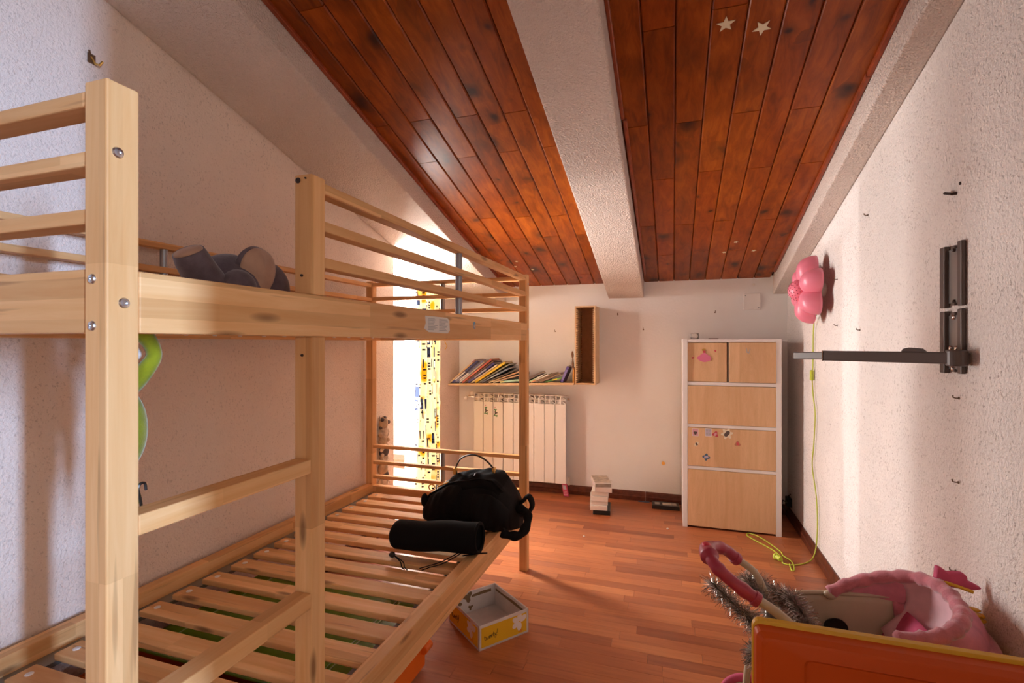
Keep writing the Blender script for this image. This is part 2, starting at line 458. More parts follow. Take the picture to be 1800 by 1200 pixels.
for i, (x0, x1) in enumerate(BEAMS):
    obj('beam', slope_box(B(), x0, x1, YN, YB, -.12, .02), 'plaster_beam', ce, bevel=.006)
for x0, x1, y0, y1, h in [(-1.31, -1.292, YN, 2.4, -.016), (-1.31, -1.292, 2.402, YB, -.016),
                          (-.206, -.190, YN, 2.10, -.014), (-.198, -.182, 2.11, 3.72, -.014),
                          (.654, .672, YN, 2.05, -.017), (.652, .670, 2.052, 3.74, -.017)]:
    obj('trim', slope_box(B(), x0, x1, y0, y1, h, .006), 'trim_red', ce, bevel=.004)

def base(name, b, label):
    return struct(name, b, 'baseboard_wood', label)
def bprof(t): return [(0,0),(t,0),(t,.03),(t*.75,.036),(t*.6,.06),(t*.35,.07),(0,.07)]
b = B().prism(bprof(.018), (XR,-.1,0), (-1,0,0), (0,0,1), (0, 3.02-.1+.1, 0)); b.prism(bprof(.016), (XR,2.923,0), (-1,0,0), (0,0,1), (0, YB-2.923, 0))
base('baseboard_right', b, 'dark wooden baseboard along the speckled stucco wall')
b = B().prism(bprof(.018), (XL,YB,0), (0,-1,0), (0,0,1), (1.54,0,0)); b.prism(bprof(.016), (-.193,YB,0), (0,-1,0), (0,0,1), (XR+.193,0,0))
base('baseboard_back', b, 'dark wooden baseboard under the radiator')
b = B().prism(bprof(.018), (XL,YN,0), (1,0,0), (0,0,1), (0, DY0-YN, 0)).prism(bprof(.018), (XL,DY1,0), (1,0,0), (0,0,1), (0, YB-DY1, 0))
base('baseboard_left', b, 'dark wooden baseboard along the wall behind the bed')

# outside the doorway: threshold, terrace, low kerb
struct('trim_1', B().box(XL-T-.02, XL, DY0, DY1, -.05, .012), 'terrace', 'pale stone threshold of the bright doorway')
struct('terrace_floor', B().box(-4.2, XL-T-.02, 1.0, 7.5, -.25, -.02), 'terrace', 'sunlit pale terrace floor outside the doorway')
struct('terrace_kerb', B().box(-4.2, -2.2, 4.22, 4.42, -.02, .06), 'terracotta', 'low terracotta kerb on the terrace')

# ------------------------------------------------------------------ bunk bed
bed = thing('bunk_bed', 'pale birch bunk bed with ladder, guard rails and bare slats', 'bed', (-1.21, 1.49, 0))
XF, XI = -.725, -.769
XB0, XB1 = -1.704, -1.662
PY = [(.462, .505), (2.477, 2.52)]
bx = lambda nm, a, ax, **k: obj(nm, B().box(*a), 'birch_' + ax, bed, bevel=k.pop('bevel', .0025), **k)
HT = 1.558
pn = bx('post', (XI, XF, .462, .505, 0, HT), 'z'); pf = bx('post', (XI, XF, 2.477, 2.52, 0, HT), 'z')
bx('post', (XB0, XB1, .462, .505, 0, HT), 'z'); bx('post', (XB0, XB1, 2.477, 2.52, 0, HT), 'z')
pm = bx('ladder_post', (XI, XF, .859, .902, 0, 1.2125), 'z'); pm2 = bx('ladder_post', (XI, XF, .859, .902, 1.3025, HT), 'z')
for z0, z1 in ((.923, .953), (.637, .670)): bx('rung', (XI+.002, XF-.001, .505, .859, z0, z1), 'y')
for z0, z1 in ((.35, .38),): bx('rung', (XI+.002, XF-.001, .505, .859, z0-.02, z1-.02), 'y')
fb = bx('side_beam', (XI+.008, XF, .505, 2.477, 1.213, 1.302), 'y')
bx('side_beam', (XB0, XB1-.01, .505, 2.477, 1.213, 1.302), 'y')
for y0, y1 in PY: bx('end_beam', (XB1, XI, y0+.004, y1-.004, 1.213, 1.302), 'x')
for z0, z1 in ((1.527, 1.55), (1.444, 1.467), (1.364, 1.387)):
    bx('guard_rail', (XI+.004, XF-.002, .902, 2.477, z0, z1), 'y')
    bx('guard_rail', (XB0+.002, XB1-.004, .505, 2.477, z0-.004, z1-.006), 'y')
    for y0, y1 in PY: bx('end_rail', (XB1, XI, y0+.003, y1-.003, z0, z1-.002), 'x')
for y0, y1 in PY:
    for z0, z1 in ((.585, .604), (.492, .511), (.408, .427)): bx('end_rail', (XB1, XI, y0+.006, y1-.008, z0, z1), 'x')
    bx('end_beam', (XB1, XI, y0+.002, y1-.002, .295, .368), 'x')
bx('side_rail', (XI, XF-.002, .902, 2.477, .265, .365), 'y'); bx('side_rail', (XI, XF-.002, .505, .859, .265, .365), 'y')
bx('side_rail', (XB0, XB1, .505, 2.477, .295, .378), 'y')
def mtube(x, y, z0, z1): obj('metal_bar', B().cyl((x,y,z0),(x,y,z1), .0125, 16), 'tube_metal', bed, smooth=False)
mtube(-.747, 1.662, 1.302, 1.53); mtube(-1.682, 1.255, 1.302, 1.53); mtube(-1.22, 2.498, 1.302, 1.53); mtube(-1.22, 2.498, .368, .59)
mtube(-1.22, .484, 1.302, 1.53)
SY = [.594 + .1122*i for i in range(17)]
for (zt_, xa) in ((.347, -1.612), (1.247, -1.63)):
    for i, yc in enumerate(SY):
        if yc > 2.45: continue
        jx = random.uniform(-.004, .004); jy = random.uniform(-.003, .003)
        s_ = obj('slat', B().box(xa+jx, -.776, yc-.034+jy, yc+.034+jy, zt_-.019, zt_), 'birch_x', bed, bevel=.003)
        for cx in ((xa+.035,) if zt_ < 1 else (xa+.035, -.815)):
            obj('plug', B().lathe([(.0095,0),(.0095,.0015),(.006,.003)], (cx+jx, yc+jy, zt_), n=14), 'cap_white', s_)
            if zt_ > 1: obj('plug', B().lathe([(.0085,0),(.006,.004)], (cx+jx, yc+jy, zt_-.019), (0,0,-1), n=12), 'cap_white', s_)
    for x0, x1 in ((XB1-.0, XB1+.055), (-.815, XI)):
        obj('ledger', B().box(x0, x1, .505, 2.477, zt_-.032, zt_-.0195), 'ledger_metal' if zt_ < 1 else 'birch_y', bed)
def bolt(p, ax, r=.0075, m='bolt_metal', par=None):
    b = B().lathe([(r,0),(r,.0012),(r*.82,.003),(r*.42,.0036),(r*.40,.0016)], p, ax, 20)
    obj('bolt', b, m, par)
for y, z in ((.476, 1.461), (.484, 1.255)): bolt((XF, y, z), (1,0,0), .0075, par=pn)
for z in (1.287, 1.223): bolt((-.752, .462, z), (0,-1,0), .0068, par=pn)
bolt((-.760, .859, 1.546), (0,-1,0), .0062, 'screw_dark', pm2); bolt((-.740, .859, 1.549), (0,-1,0), .002, 'screw_dark', pm2)
bolt((-.750, .859, 1.343), (0,-1,0), .0032, 'screw_dark', pm2); bolt((-.749, .859, 1.173), (0,-1,0), .0032, 'screw_dark', pm)
for z in (1.51, 1.27): bolt((XF, 2.50, z), (1,0,0), .005, par=pf)
lab = [(0,.012),(.01,.030),(.006,.052),(.16,.053),(.178,.046),(.182,.01),(.165,.0),(.03,.002)]
st = obj('paper_label', B().prism(lab, (XF, 1.355, 1.231), (0,1,0), (0,0,1), (.0008,0,0)), 'paper_white', fb)
tx = B()
for c_ in range(2):
    for i in range(11):
        w = random.uniform(.04, .066); y = 1.378 + c_*.078
        tx.box(XF+.0008, XF+.0011, y, y+w, 1.2755-.0036*i, 1.2772-.0036*i)
obj('print', tx, 'ink_grey', st)
ov = [(.011*math.cos(t*PI/8), .014*math.sin(t*PI/8)) for t in range(16)]
st = obj('sticker', B().prism(ov, (XF, 1.757, 1.267), (0,1,0), (0,0,1), (.0008,0,0)), simple('sticker_blue', (.16, .34, .50), .4), fb)
obj('print', B().prism([(a*.55, b_*.5-.004) for a, b_ in ov], (XF+.0008, 1.757, 1.267), (0,1,0), (0,0,1), (.0004,0,0)), simple('sticker_tan', (.6, .42, .3), .5), st)

# ------------------------------------------------------------------ cabinet
cab = thing('cabinet', 'tall white cabinet with pale birch drawer fronts in the far corner', 'cabinet', (.352, 3.62, 0))
CX0, CX1, CYF, CYK, CH = .064, .641, 3.405, 3.845, 1.222
for nm, a in (('side_panel', (CX0, CX0+.03, CYF, CYK, 0, CH)), ('side_panel', (CX1-.03, CX1, CYF, CYK, 0, CH)),
              ('top_panel', (CX0+.03, CX1-.03, CYF+.002, CYK, 1.203, CH)), ('back_panel', (CX0+.03, CX1-.03, CYK-.01, CYK, .02, 1.203)),
              ('rail', (CX0+.03, CX1-.03, CYF+.004, CYK-.01, .924, .946)), ('rail', (CX0+.03, CX1-.03, CYF+.004, CYK-.01, .652, .672)),
              ('rail', (CX0+.03, CX1-.03, CYF+.004, CYK-.01, .380, .400)), ('bottom_panel', (CX0+.03, CX1-.03, CYF+.03, CYK-.01, .014, .03)),
              ('divider', (.338, .352, CYF+.03, CYK-.01, .946, 1.203))):
    obj(nm, B().box(*a), 'cabinet_white', cab, bevel=.0015)
FX0, FX1 = CX0+.0305, CX1-.0305
dr = {}
for k, nm, a in (('l', 'door', (FX0, .330, CYF+.010, CYF+.028, .948, 1.199)), ('r', 'door', (.345, FX1, CYF-.004, CYF+.014, .948, 1.200)),
                 ('a', 'drawer', (FX0, FX1, CYF+.001, CYF+.019, .674, .922)), ('b', 'drawer', (FX0, FX1, CYF+.001, CYF+.019, .402, .650)),
                 ('c', 'drawer', (FX0, FX1, CYF+.001, CYF+.019, .012, .378))):
    dr[k] = obj(nm, B().box(*a), 'veneer', cab, bevel=.002)
def flat(par, name, poly, cx, cz, y, m, t=.0008):
    return obj(name, B().prism(poly, (cx, y, cz), (1,0,0), (0,0,1), (0,-t,0)), m, par)
circ = lambda r, n=14, sx=1, sz=1: [(r*sx*math.cos(2*PI*k/n), r*sz*math.sin(2*PI*k/n)) for k in range(n)]
rect = lambda w, h: [(-w/2,-h/2),(w/2,-h/2),(w/2,h/2),(-w/2,h/2)]
def blob(r, n=16, a=.25, q=3, ph=0): return [((r*(1+a*math.sin(q*2*PI*k/n+ph)))*math.cos(2*PI*k/n), (r*(1+a*math.sin(q*2*PI*k/n+ph)))*math.sin(2*PI*k/n)) for k in range(n)]
ys = CYF + .001
# stickers on the third front (generic shapes, no characters)
for nm, x, z, w, h, m in (('card_sticker', .141, .619, .034, .044, 'stk_pink'), ('card_sticker', .220, .623, .034, .046, 'stk_lilac')):
    s_ = flat(dr['b'], 'sticker', rect(w+.006, h+.006), x, z, ys, 'paper_white'); flat(s_, 'print', rect(w, h), x, z, ys-.0008, m, .0004)
    for dx, dz in ((-.008,-.010),(.008,-.010),(-.008,.010),(.008,.010)) if m == 'stk_lilac' else ((0,-.004),):
        flat(s_, 'print', blob(.005 if m == 'stk_lilac' else .011, 12, .2), x+dx, z+dz, ys-.0012, 'stk_dark' if m == 'stk_pink' else 'ink_grey', .0003)
for x, z, r, m, q in ((.262,.613,.016,'stk_red',3), (.330,.620,.030,'stk_cream',6), (.392,.560,.015,'stk_brown',3), (.149,.543,.014,'stk_cream',2), (.207,.463,.019,'stk_blue',4)):
    s_ = flat(dr['b'], 'sticker', blob(r, 24, .28, q, x*40), x, z, ys, m)
    flat(s_, 'print', blob(r*.55, 16, .3, 2, z*30), x, z, ys-.0008, {'stk_red':'stk_pink','stk_cream':'stk_dark','stk_brown':'stk_red','stk_blue':'stk_lilac'}[m], .0004)
yd = CYF + .010
skirt = [(0,.034),(.008,.032),(.034,.012),(.042,-.002),(.036,-.014),(.02,-.022),(0,-.026),(-.02,-.021),(-.04,-.008),(-.044,.004),(-.03,.016),(-.008,.032)]
sk = obj('sticker', B().prism(skirt, (.196, yd, 1.100), (1,0,0), (0,0,1), (0,-.004,0)), 'stk_pinkskirt', dr['l'], bevel=.001)
flat(sk, 'print', circ(.009), .196, 1.141, yd, 'stk_red', .003); flat(sk, 'print', circ(.010, 14, 1.2, .8), .193, 1.153, yd, 'brass', .002)
for x, z in ((.126,1.102),(.262,1.147)): flat(dr['l'], 'sticker', blob(.006), x, z, yd, 'stk_red')
flat(dr['r'], 'scuff', [(-.012,.014),(-.008,.014),(-.004,-.010),(.004,-.012),(.010,.012),(.014,.010),(.006,-.018),(-.008,-.014)], .452, 1.150, CYF-.004, 'ink_grey', .0004)
g_ = thing('drinking_glass', 'small clear glass lying on top of the white cabinet', 'glass', (.13, 3.5, CH))
obj('bowl', B().lathe([(.018,0),(.020,.02),(.021,.05),(.019,.05),(.018,.022),(.015,.004)], (.115, 3.5, CH+.0215), (1, .2, 0), 20), 'glass_clear', g_, smooth=True)
tag(obj('thin_strip', B().box(.225, .285, 3.47, 3.50, CH, CH+.006), 'baseboard_wood', bevel=.002), 'thin dark strip lying on top of the white cabinet', 'strip')

# ------------------------------------------------------------------ radiator
rad = thing('radiator', 'white ribbed wall radiator under the bookshelf', 'radiator', (-1.165, 3.80, .1))
RX0, RW_, RYF = -1.552, .0856, 3.745
for i in range(9):
    x0 = RX0 + RW_*i; b = B()
    sec = obj('radiator_section', B().box(x0+.002, x0+RW_-.002, RYF, RYF+.012, .107, .722).box(x0+.03, x0+RW_-.03, RYF+.012, RYF+.085, .13, .76), 'white_enamel', rad, bevel=.002)
    # grille head: frame with two slanted louvre openings
    hd = B().box(x0+.002, x0+RW_-.002, RYF+.003, RYF+.085, .782, .788).box(x0+.002, x0+.010, RYF+.003, RYF+.08, .722, .782)
    hd.box(x0+RW_*.46, x0+RW_*.46+.008, RYF+.003, RYF+.08, .722, .782).box(x0+.002, x0+RW_-.002, RYF+.003, RYF+.02, .750, .756)
    obj('grille', hd, 'white_enamel', sec, bevel=.0015)
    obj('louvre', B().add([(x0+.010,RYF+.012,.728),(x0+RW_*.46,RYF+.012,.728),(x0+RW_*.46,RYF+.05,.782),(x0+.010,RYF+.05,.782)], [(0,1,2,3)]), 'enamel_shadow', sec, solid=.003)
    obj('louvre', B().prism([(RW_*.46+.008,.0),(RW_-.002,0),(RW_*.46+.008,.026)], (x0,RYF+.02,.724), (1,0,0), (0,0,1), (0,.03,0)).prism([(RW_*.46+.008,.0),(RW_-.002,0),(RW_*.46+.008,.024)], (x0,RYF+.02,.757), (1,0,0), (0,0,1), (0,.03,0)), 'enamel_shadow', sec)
v = obj('valve', B().cyl((RX0-.062, RYF+.045, .752), (RX0, RYF+.045, .752), .011).cyl((RX0-.045, RYF+.045, .752), (RX0-.045, RYF+.10, .770), .009), 'chrome', rad)
obj('valve_knob', B().cyl((RX0-.095, RYF+.03, .740), (RX0-.068, RYF+.035, .745), .016, 20), 'cap_white', v, bevel=.003)
obj('valve_cap', B().cyl((RX0-.03, RYF+.04, .765), (RX0-.03, RYF+.04, .798), .015, 20), 'cap_white', v, bevel=.003)
v = obj('bleed_valve', B().cyl((RX0+RW_*9, RYF+.04, .757), (RX0+RW_*9+.022, RYF+.04, .757), .008, 12), 'chrome', rad)
obj('pipe', B().cyl((RX0-.03, RYF+.045, .03), (RX0-.03, RYF+.045, .135), .009), 'cap_white', rad)
obj('pipe', B().cyl((RX0+RW_*9+.012, RYF+.05, .09), (RX0+RW_*9+.012, RYF+.05, .15), .011), 'cap_white', rad)
for x, z, k in ((-1.443, .640, 0), (-1.36, .625, 1)):
    s_ = thing('leaf_sticker', ('small green figure sticker on the second radiator rib from the left', 'small green figure sticker on the third radiator rib from the left')[k], 'sticker', (x, RYF, z-.04))
    for dx, dz, r, m in ((0,.03,.010,'stk_green'), (.003,.008,.012,'stk_dark'), (-.006,-.012,.008,'stk_green'), (.01,-.016,.008,'stk_green'), (-.004,.05,.005,'stk_pink')):
        obj('print', B().prism(blob(r, 14, .35, 3, dx*500), (x+dx, RYF, z+dz), (1,0,0), (0,0,1), (0,-.0006,0)), m, s_)

# ------------------------------------------------------------------ shelf, tower, books
SHT = math.atan(.03)
def shz(x): return .868 + (x - XL)*.030
YS0, YS1 = 3.645, YB
b = B().add([(XL+.002,YS0,shz(XL)-.016),(-.70,YS0,shz(-.70)-.016),(-.70,YS1,shz(-.70)-.016),(XL+.002,YS1,shz(XL)-.016),
             (XL+.002,YS0,shz(XL)),(-.70,YS0,shz(-.70)),(-.70,YS1,shz(-.70)),(XL+.002,YS1,shz(XL))], [(0,3,2,1),(4,5,6,7),(0,1,5,4),(1,2,6,5),(2,3,7,6),(3,0,4,7)])
tag(obj('wall_shelf', b, 'tower_wood', bevel=.001), 'thin wooden wall shelf holding the slumped books', 'shelf')
tw = thing('disc_tower', 'narrow wooden disc rack with notched sides standing upright on the wall', 'rack', (-.62, 3.76, .886))
TX0, TX1, TZ0, TZ1, TYF = -.698, -.543, .886, 1.474, 3.665
for nm, a in (('side_panel', (TX0, TX0+.011, TYF, YB, TZ0, TZ1)), ('side_panel', (TX1-.011, TX1, TYF, YB, TZ0, TZ1)),
              ('top_panel', (TX0+.011, TX1-.011, TYF, YB, TZ1-.011, TZ1)), ('bottom_panel', (TX0+.011, TX1-.011, TYF, YB, TZ0, TZ0+.011))):
    obj(nm, B().box(*a), 'tower_wood', tw, bevel=.001)
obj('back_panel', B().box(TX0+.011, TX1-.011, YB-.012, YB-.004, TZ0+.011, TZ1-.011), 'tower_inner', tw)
for i in range(40):
    z = TZ0 + .022 + i*.0137
    for x0, x1 in ((TX0+.011, TX0+.021), (TX1-.021, TX1-.011)):
        obj('notch_rib', B().box(x0, x1, TYF+.001, YB-.012, z, z+.0060), 'tower_wood', tw)

def colmat(name, c, r=.45): return M[name] if name in M else simple(name, c, r)
def book(p0, ang, ln, th, dep, col, label, cat='book', yf=3.66, mark=None, nm='book', flip=1):
    # p0: lower spine corner (x,z); ang: lean of the spine from +x in degrees; ln spine length; th thickness to the upper left
    a = math.radians(ang); u = Vector((math.cos(a), 0, math.sin(a))); w = Vector((-math.sin(a), 0, math.cos(a)))*flip
    o = Vector((p0[0], yf, p0[1])); yv = Vector((0,1,0))
    t = thing(nm, label, cat, tuple(o), 'books slumped on the wall shelf')
    m = colmat('cover_' + '_'.join('%02d' % int(q*99) for q in col), col)
    c = B(); cv = .0022
    def bx_(l0, l1, t0, t1, d0, d1, q):
        pts = [o + u*l + w*tt + yv*d for l, tt, d in ((l0,t0,d0),(l1,t0,d0),(l1,t0,d1),(l0,t0,d1),(l0,t1,d0),(l1,t1,d0),(l1,t1,d1),(l0,t1,d1))]
        q.add(pts, [(0,3,2,1),(4,5,6,7),(0,1,5,4),(1,2,6,5),(2,3,7,6),(3,0,4,7)])
    bx_(0, ln, 0, cv, 0, dep, c); bx_(0, ln, th-cv, th, 0, dep, c); bx_(0, ln, cv, th-cv, 0, cv, c)
    cov = obj('cover', c, m, t)
    q = B(); bx_(.003, ln-.003, cv, th-cv, cv, dep-.004, q); obj('pages', q, 'pages', t)
    if mark:
        for l0, l1, mc in mark:
            q = B(); bx_(ln*l0, ln*l1, th*.12, th*.88, -.0006, 0, q)
            obj('spine_print', q, colmat('print_' + '_'.join('%02d' % int(x*99) for x in mc), mc), cov)
    return t
NAVY, WHT = (.045, .05, .20), (.72, .70, .72)
Z_ = lambda x: shz(x) + .001
BK = [ # x, angle, length, thickness, depth, colour, label, marks
 (-1.722, 40, .290, .012, .20, (.62, .44, .26), 'cream book with purple top edge, leftmost on the wall shelf', [(.9,1,(.3,.12,.2))]),
 (-1.704, 39.0, .285, .014, .20, NAVY, 'blue and white book second from the left on the wall shelf', [(.12,.5,WHT)]),
 (-1.680, 38.5, .280, .011, .20, (.05, .045, .10), 'dark blue book third from the left on the wall shelf', [(.05,.3,(.3,.3,.4))]),
 (-1.660, 38.5, .285, .013, .20, (.12, .14, .30), 'blue book with white spine title, fourth from the left on the shelf', [(.1,.45,WHT)]),
 (-1.636, 38.2, .275, .012, .19, (.45, .42, .42), 'grey and white book fifth from the left on the wall shelf', [(.05,.4,WHT)]),
 (-1.612, 37.0, .315, .014, .20, (.45, .10, .08), 'thin red book leaning in the middle of the slumped books', [(.3,.6,(.6,.2,.16))]),
 (-1.588, 36.0, .300, .010, .20, (.16, .08, .06), 'dark brown book leaning just right of the red book', None),
 (-1.566, 35.0, .275, .015, .20, (.08, .07, .28), 'purple-blue book with pale title leaning left of the yellow book', [(.25,.7,(.45,.45,.6))]),
 (-1.532, 33.5, .265, .011, .19, (.66, .56, .42), 'cream book leaning against the yellow book', None),
 (-1.510, 32.5, .300, .017, .20, (.68, .46, .02), 'bright yellow book leaning on the wall shelf', [(.1,.9,(.75,.52,.04))]),
 (-1.470, 30.0, .300, .010, .19, (.20, .20, .19), 'dark grey thin book leaning behind the yellow book', None),
 (-1.448, 27.0, .255, .012, .19, (.14, .17, .26), 'slate blue book slumped right of the yellow book', [(.3,.6,(.4,.42,.5))]),
 (-1.420, 22.0, .260, .010, .18, (.10, .08, .07), 'black book slumped right of the slate blue book', None),
 (-1.392, 19.5, .265, .010, .18, (.46, .30, .17), 'tan paperback slumped behind the far bed post', [(0,.15,(.7,.6,.45))]),
 (-1.362, 16.5, .260, .010, .18, (.52, .36, .22), 'lighter tan paperback slumped behind the far bed post', [(0,.12,(.7,.6,.45))]),
 (-1.290, 6.5, .168, .015, .18, (.38, .62, .50), 'pale mint green book with yellow end lying almost flat', [(0,.18,(.75,.65,.25))]),
]
xp = -9
for x, a, ln, th, dp, c, l, mk in BK:
    x = max(x, xp + th/math.sin(math.radians(a)) + .0015) if a > 10 else x
    xp = x; book((x, Z_(x)), a, ln, th, dp, c, l, mark=mk)
BK2 = [
 (-1.100, 27.0, .160, .016, .16, (.16, .12, .10), 'dark brown worn book just right of the far bed post', None),
 (-1.058, 26.0, .130, .010, .15, (.42, .55, .30), 'thin green and white booklet right of the far bed post', [(.5,1,WHT)]),
 (-1.036, 24.0, .150, .009, .15, (.70, .66, .60), 'thin white booklet with orange end right of the far bed post', [(0,.25,(.75,.3,.1))]),
 (-1.002, 23.5, .165, .014, .16, (.22, .15, .09), 'brown paperback slumped under the green booklets', None),
 (-.968, 22.5, .180, .012, .16, (.28, .19, .12), 'lighter brown paperback slumped near the purple book', None),
 (-.929, 15.0, .140, .010, .15, (.12, .26, .07), 'green book with yellow band slumped near the purple book', [(.45,.72,(.8,.65,.05)),(.72,1,(.2,.45,.1))]),
 (-.904, 1.7, .092, .005, .16, (.70, .50, .28), 'flat cream booklet lying between the green and purple books', None),
 (-.790, 66, .128, .020, .14, (.10, .075, .30), 'small purple book leaning right towards the disc rack', [(.15,.8,(.25,.22,.5))]),
 (-.7245, 90, .108, .013, .07, (.55, .22, .04), 'short orange book standing upright against the disc rack', [(.1,.9,(.65,.3,.06))]),
]
for x, a, ln, th, dp, c, l, mk in BK2: book((x if a < 89 else -.7005, Z_(x)), a, ln, th, dp, c, l, mark=mk)
book((-.7005, Z_(-.72)+.001), 90, .24, .011, .12, (.035, .045, .04), 'tall dark green book standing behind the short orange book', yf=3.735, mark=[(.5,.7,(.2,.3,.25))])
fg = thing('wooden_figure', 'small brown wooden figure standing against the disc rack', 'figurine', (-.722, 3.70, 1.02))
F0 = Vector((-.716, 3.69, Z_(-.72)+.109))
obj('body', B().lathe([(.004,0),(.008,.012),(.009,.035),(.005,.055),(.004,.075),(.009,.088),(.010,.105),(.006,.12),(.001,.128)], F0, (-.04,0,1), 16), 'figure_wood', fg, smooth=True)
obj('base', B().box(F0.x-.012, F0.x+.010, F0.y-.012, F0.y+.012, F0.z-.001, F0.z+.006), 'figure_wood', fg)

# ------------------------------------------------------------------ curtain and hanging ornament
def cur(u, v):
    y = 3.02 + (.345+.035*v)*u + .012*math.sin(v*5)
    if v < .08: y = 3.17 + (y-3.17)*(.9+v)
    x = XL + .050 + .026*math.sin(u*PI*9 + .8*math.sin(v*3)) + .010*math.sin(u*23+v*4)
    return (x, y, 1.615 - 1.56*v)
ct = thing('curtain', 'yellow and cream patterned curtain gathered beside the bright doorway', 'curtain', (XL+.055, 3.37, .05))
obj('drape', B().grid(cur, 90, 60), 'curtain_print', ct, smooth=True, solid=.0015)
def frill(u, v):
    y = 3.375 + .007*math.sin(v*60) + .055*u; return (XL + .06 - .05*u + .006*math.sin(v*47) , y, 1.61 - 1.55*v)
obj('hem', B().grid(frill, 5, 90), 'curtain_plain', ct, smooth=True, solid=.001)
rb = B().tube([(XL+.10, 3.40+.02*math.sin(t*1.3), 1.26-.014*t) for t in range(9)], .0025, 6)
obj('ribbon', rb, 'yellow_trim', ct)
obj('rod', B().cyl((XL+.05, 2.86, 1.625), (XL+.05, 3.40, 1.625), .007, 10), 'cap_white', ct)
orn = thing('hanging_ornament', 'string of beige and black cloth dolls hanging on the wall by the doorway', 'ornament', (XL+.03, 2.66, .28))
rnd = random.Random(3)
for i, (z, r, m) in enumerate(((.70,.040,'doll_tan'), (.64,.048,'doll_print'), (.58,.040,'doll_tan'), (.525,.045,'doll_dark'), (.47,.042,'doll_print'), (.42,.046,'doll_tan'), (.37,.040,'doll_dark'), (.325,.05,'doll_print'))):
    bb = B(); n = 14
    bb.ell((XL+.028, 2.665+.008*math.sin(i*2.3), z), (.022, r, .042), None, 14, 8)
    d = obj('doll', bb, m, orn, smooth=True)
    bb = B()
    for k in range(4):
        a = rnd.uniform(0, 6.28); bb.ell((XL+.03+rnd.uniform(-.004,.012), 2.665+r*.9*math.cos(a), z+.032*math.sin(a)), (.010, .016, .013), None, 8, 6)
    obj('limb', bb, rnd.choice(('doll_tan', 'doll_dark', 'doll_print')), d, smooth=True)
obj('cord', B().cyl((XL+.02, 2.66, .30), (XL+.004, 2.655, .742), .002, 6), 'wire_dark', orn)

# ------------------------------------------------------------------ things on the walls
def hook(p, ax, label, l=.022, r=.0022, m='hook_metal', bend=True):
    p = Vector(p); ax = Vector(ax)
    pts = [p, p+ax*l*.6] + ([p+ax*l+Vector((0,0,l*.15)), p+ax*l*1.05+Vector((0,0,l*.6))] if bend else [p+ax*l])
    t = thing('wall_hook', label, 'hook', tuple(p), 'nails and hooks left in the walls')
    obj('shank', B().tube(pts, r, 8), m, t, smooth=True)
    obj('collar', B().lathe([(r*2.4,0),(r*2.0,r)], p, ax, 10), m, t)
    return t
for x, z, l in ((-.401, 1.415, 'brass cup hook on the back wall under the plaster beam end'), (.295, 1.42, 'brass cup hook on the back wall above the cabinet'),
                (-.210, 1.299, 'bent nail on the back wall below the beam end'), (-.895, 1.291, 'brass cup hook on the back wall left of the disc rack')):
    hook((x, YB, z), (0,-1,0), l)
for y, z, l in ((2.379, 1.724, 'small bent nail high on the stucco wall'), (2.776, 1.508, 'small bent nail beside the pink flower lamp'), (2.776, 1.283, 'small bent nail below and right of the flower lamp'),
                (2.47, 1.254, 'small bent nail above the bracket arm'), (1.703, 1.044, 'nail stub just under the bracket rail'), (1.706, .807, 'rusty nail stub midway down the stucco wall'), (1.72, .552, 'rusty nail stub just above the stroller hood')):
    hook((XR, y, z), (-1,0,0), l, .014, .0018, 'hook_metal')
hk = thing('wall_bolt', 'long dark bolt sticking out above the bracket rails', 'bolt', (XR, 1.715, 1.62))
obj('shank', B().tube([(XR, 1.715, 1.622), (XR-.010, 1.718, 1.622), (XR-.012, 1.752, 1.634)], .004, 8), 'screw_dark', hk); obj('plug', B().lathe([(.005,0),(.004,.002)], (XR,1.697,1.645), (-1,0,0), 10), 'screw_dark', hk)
hk = thing('picture_hook', 'dark brass picture hook high on the wall above the bed', 'hook', (XL, 1.066, 2.07))
obj('plate', B().box(XL, XL+.004, 1.050, 1.072, 2.075, 2.105), 'hook_metal', hk, bevel=.001)
obj('prong', B().tube([(XL+.002,1.06,2.095),(XL+.012,1.066,2.075),(XL+.022,1.072,2.072),(XL+.026,1.078,2.085)], .0035, 8), 'brass', hk)
obj('prong', B().tube([(XL+.002,1.058,2.10),(XL+.010,1.05,2.11)], .003, 8), 'hook_metal', hk)
hook((XL, 2.60, 1.763), (1,0,0), 'small brass hook on the wall beside the doorway')
jb = thing('junction_box', 'square white junction box cover on the back wall above the cabinet', 'box', (.538, YB, 1.43))
obj('cover', B().box(.481, .595, YB-.012, YB, 1.434, 1.551), 'cabinet_white', jb, bevel=.004)
for x, z in ((.495, 1.536), (.581, 1.449)): obj('screw', B().lathe([(.004,0),(.003,.002)], (x, YB-.012, z), (0,-1,0), 10), 'ink_grey', jb)
tag(obj('wall_plug', B().lathe([(.009,0),(.008,.004),(.004,.005),(.003,.001)], (.551, YB, 1.613), (0,-1,0), 14), 'cap_white'), 'small round white plug on the wall above the junction box', 'plug')
tag(obj('dot_sticker', B().lathe([(.013,0),(.0125,.001)], (-.065, YB, .294), (0,-1,0), 20), 'ochre_mark'), 'round ochre dot sticker low on the back wall', 'sticker')
sx = thing('cable_outlet', 'black cable outlet with loose wires behind the cabinet', 'outlet', (XR, 3.77, .10))
obj('box', B().box(XR-.03, XR, 3.73, 3.80, .09, .15), 'black_plastic', sx, bevel=.004)
obj('wire', B().tube([(XR-.03,3.75,.12),(XR-.06,3.72,.14),(XR-.07,3.70,.11),(XR-.05,3.69,.085)], .004, 6), 'black_plastic', sx); obj('wire', B().tube([(XR-.02,3.735,.145),(XR-.03,3.71,.17),(XR-.015,3.70,.19)], .003, 6), 'black_plastic', sx)
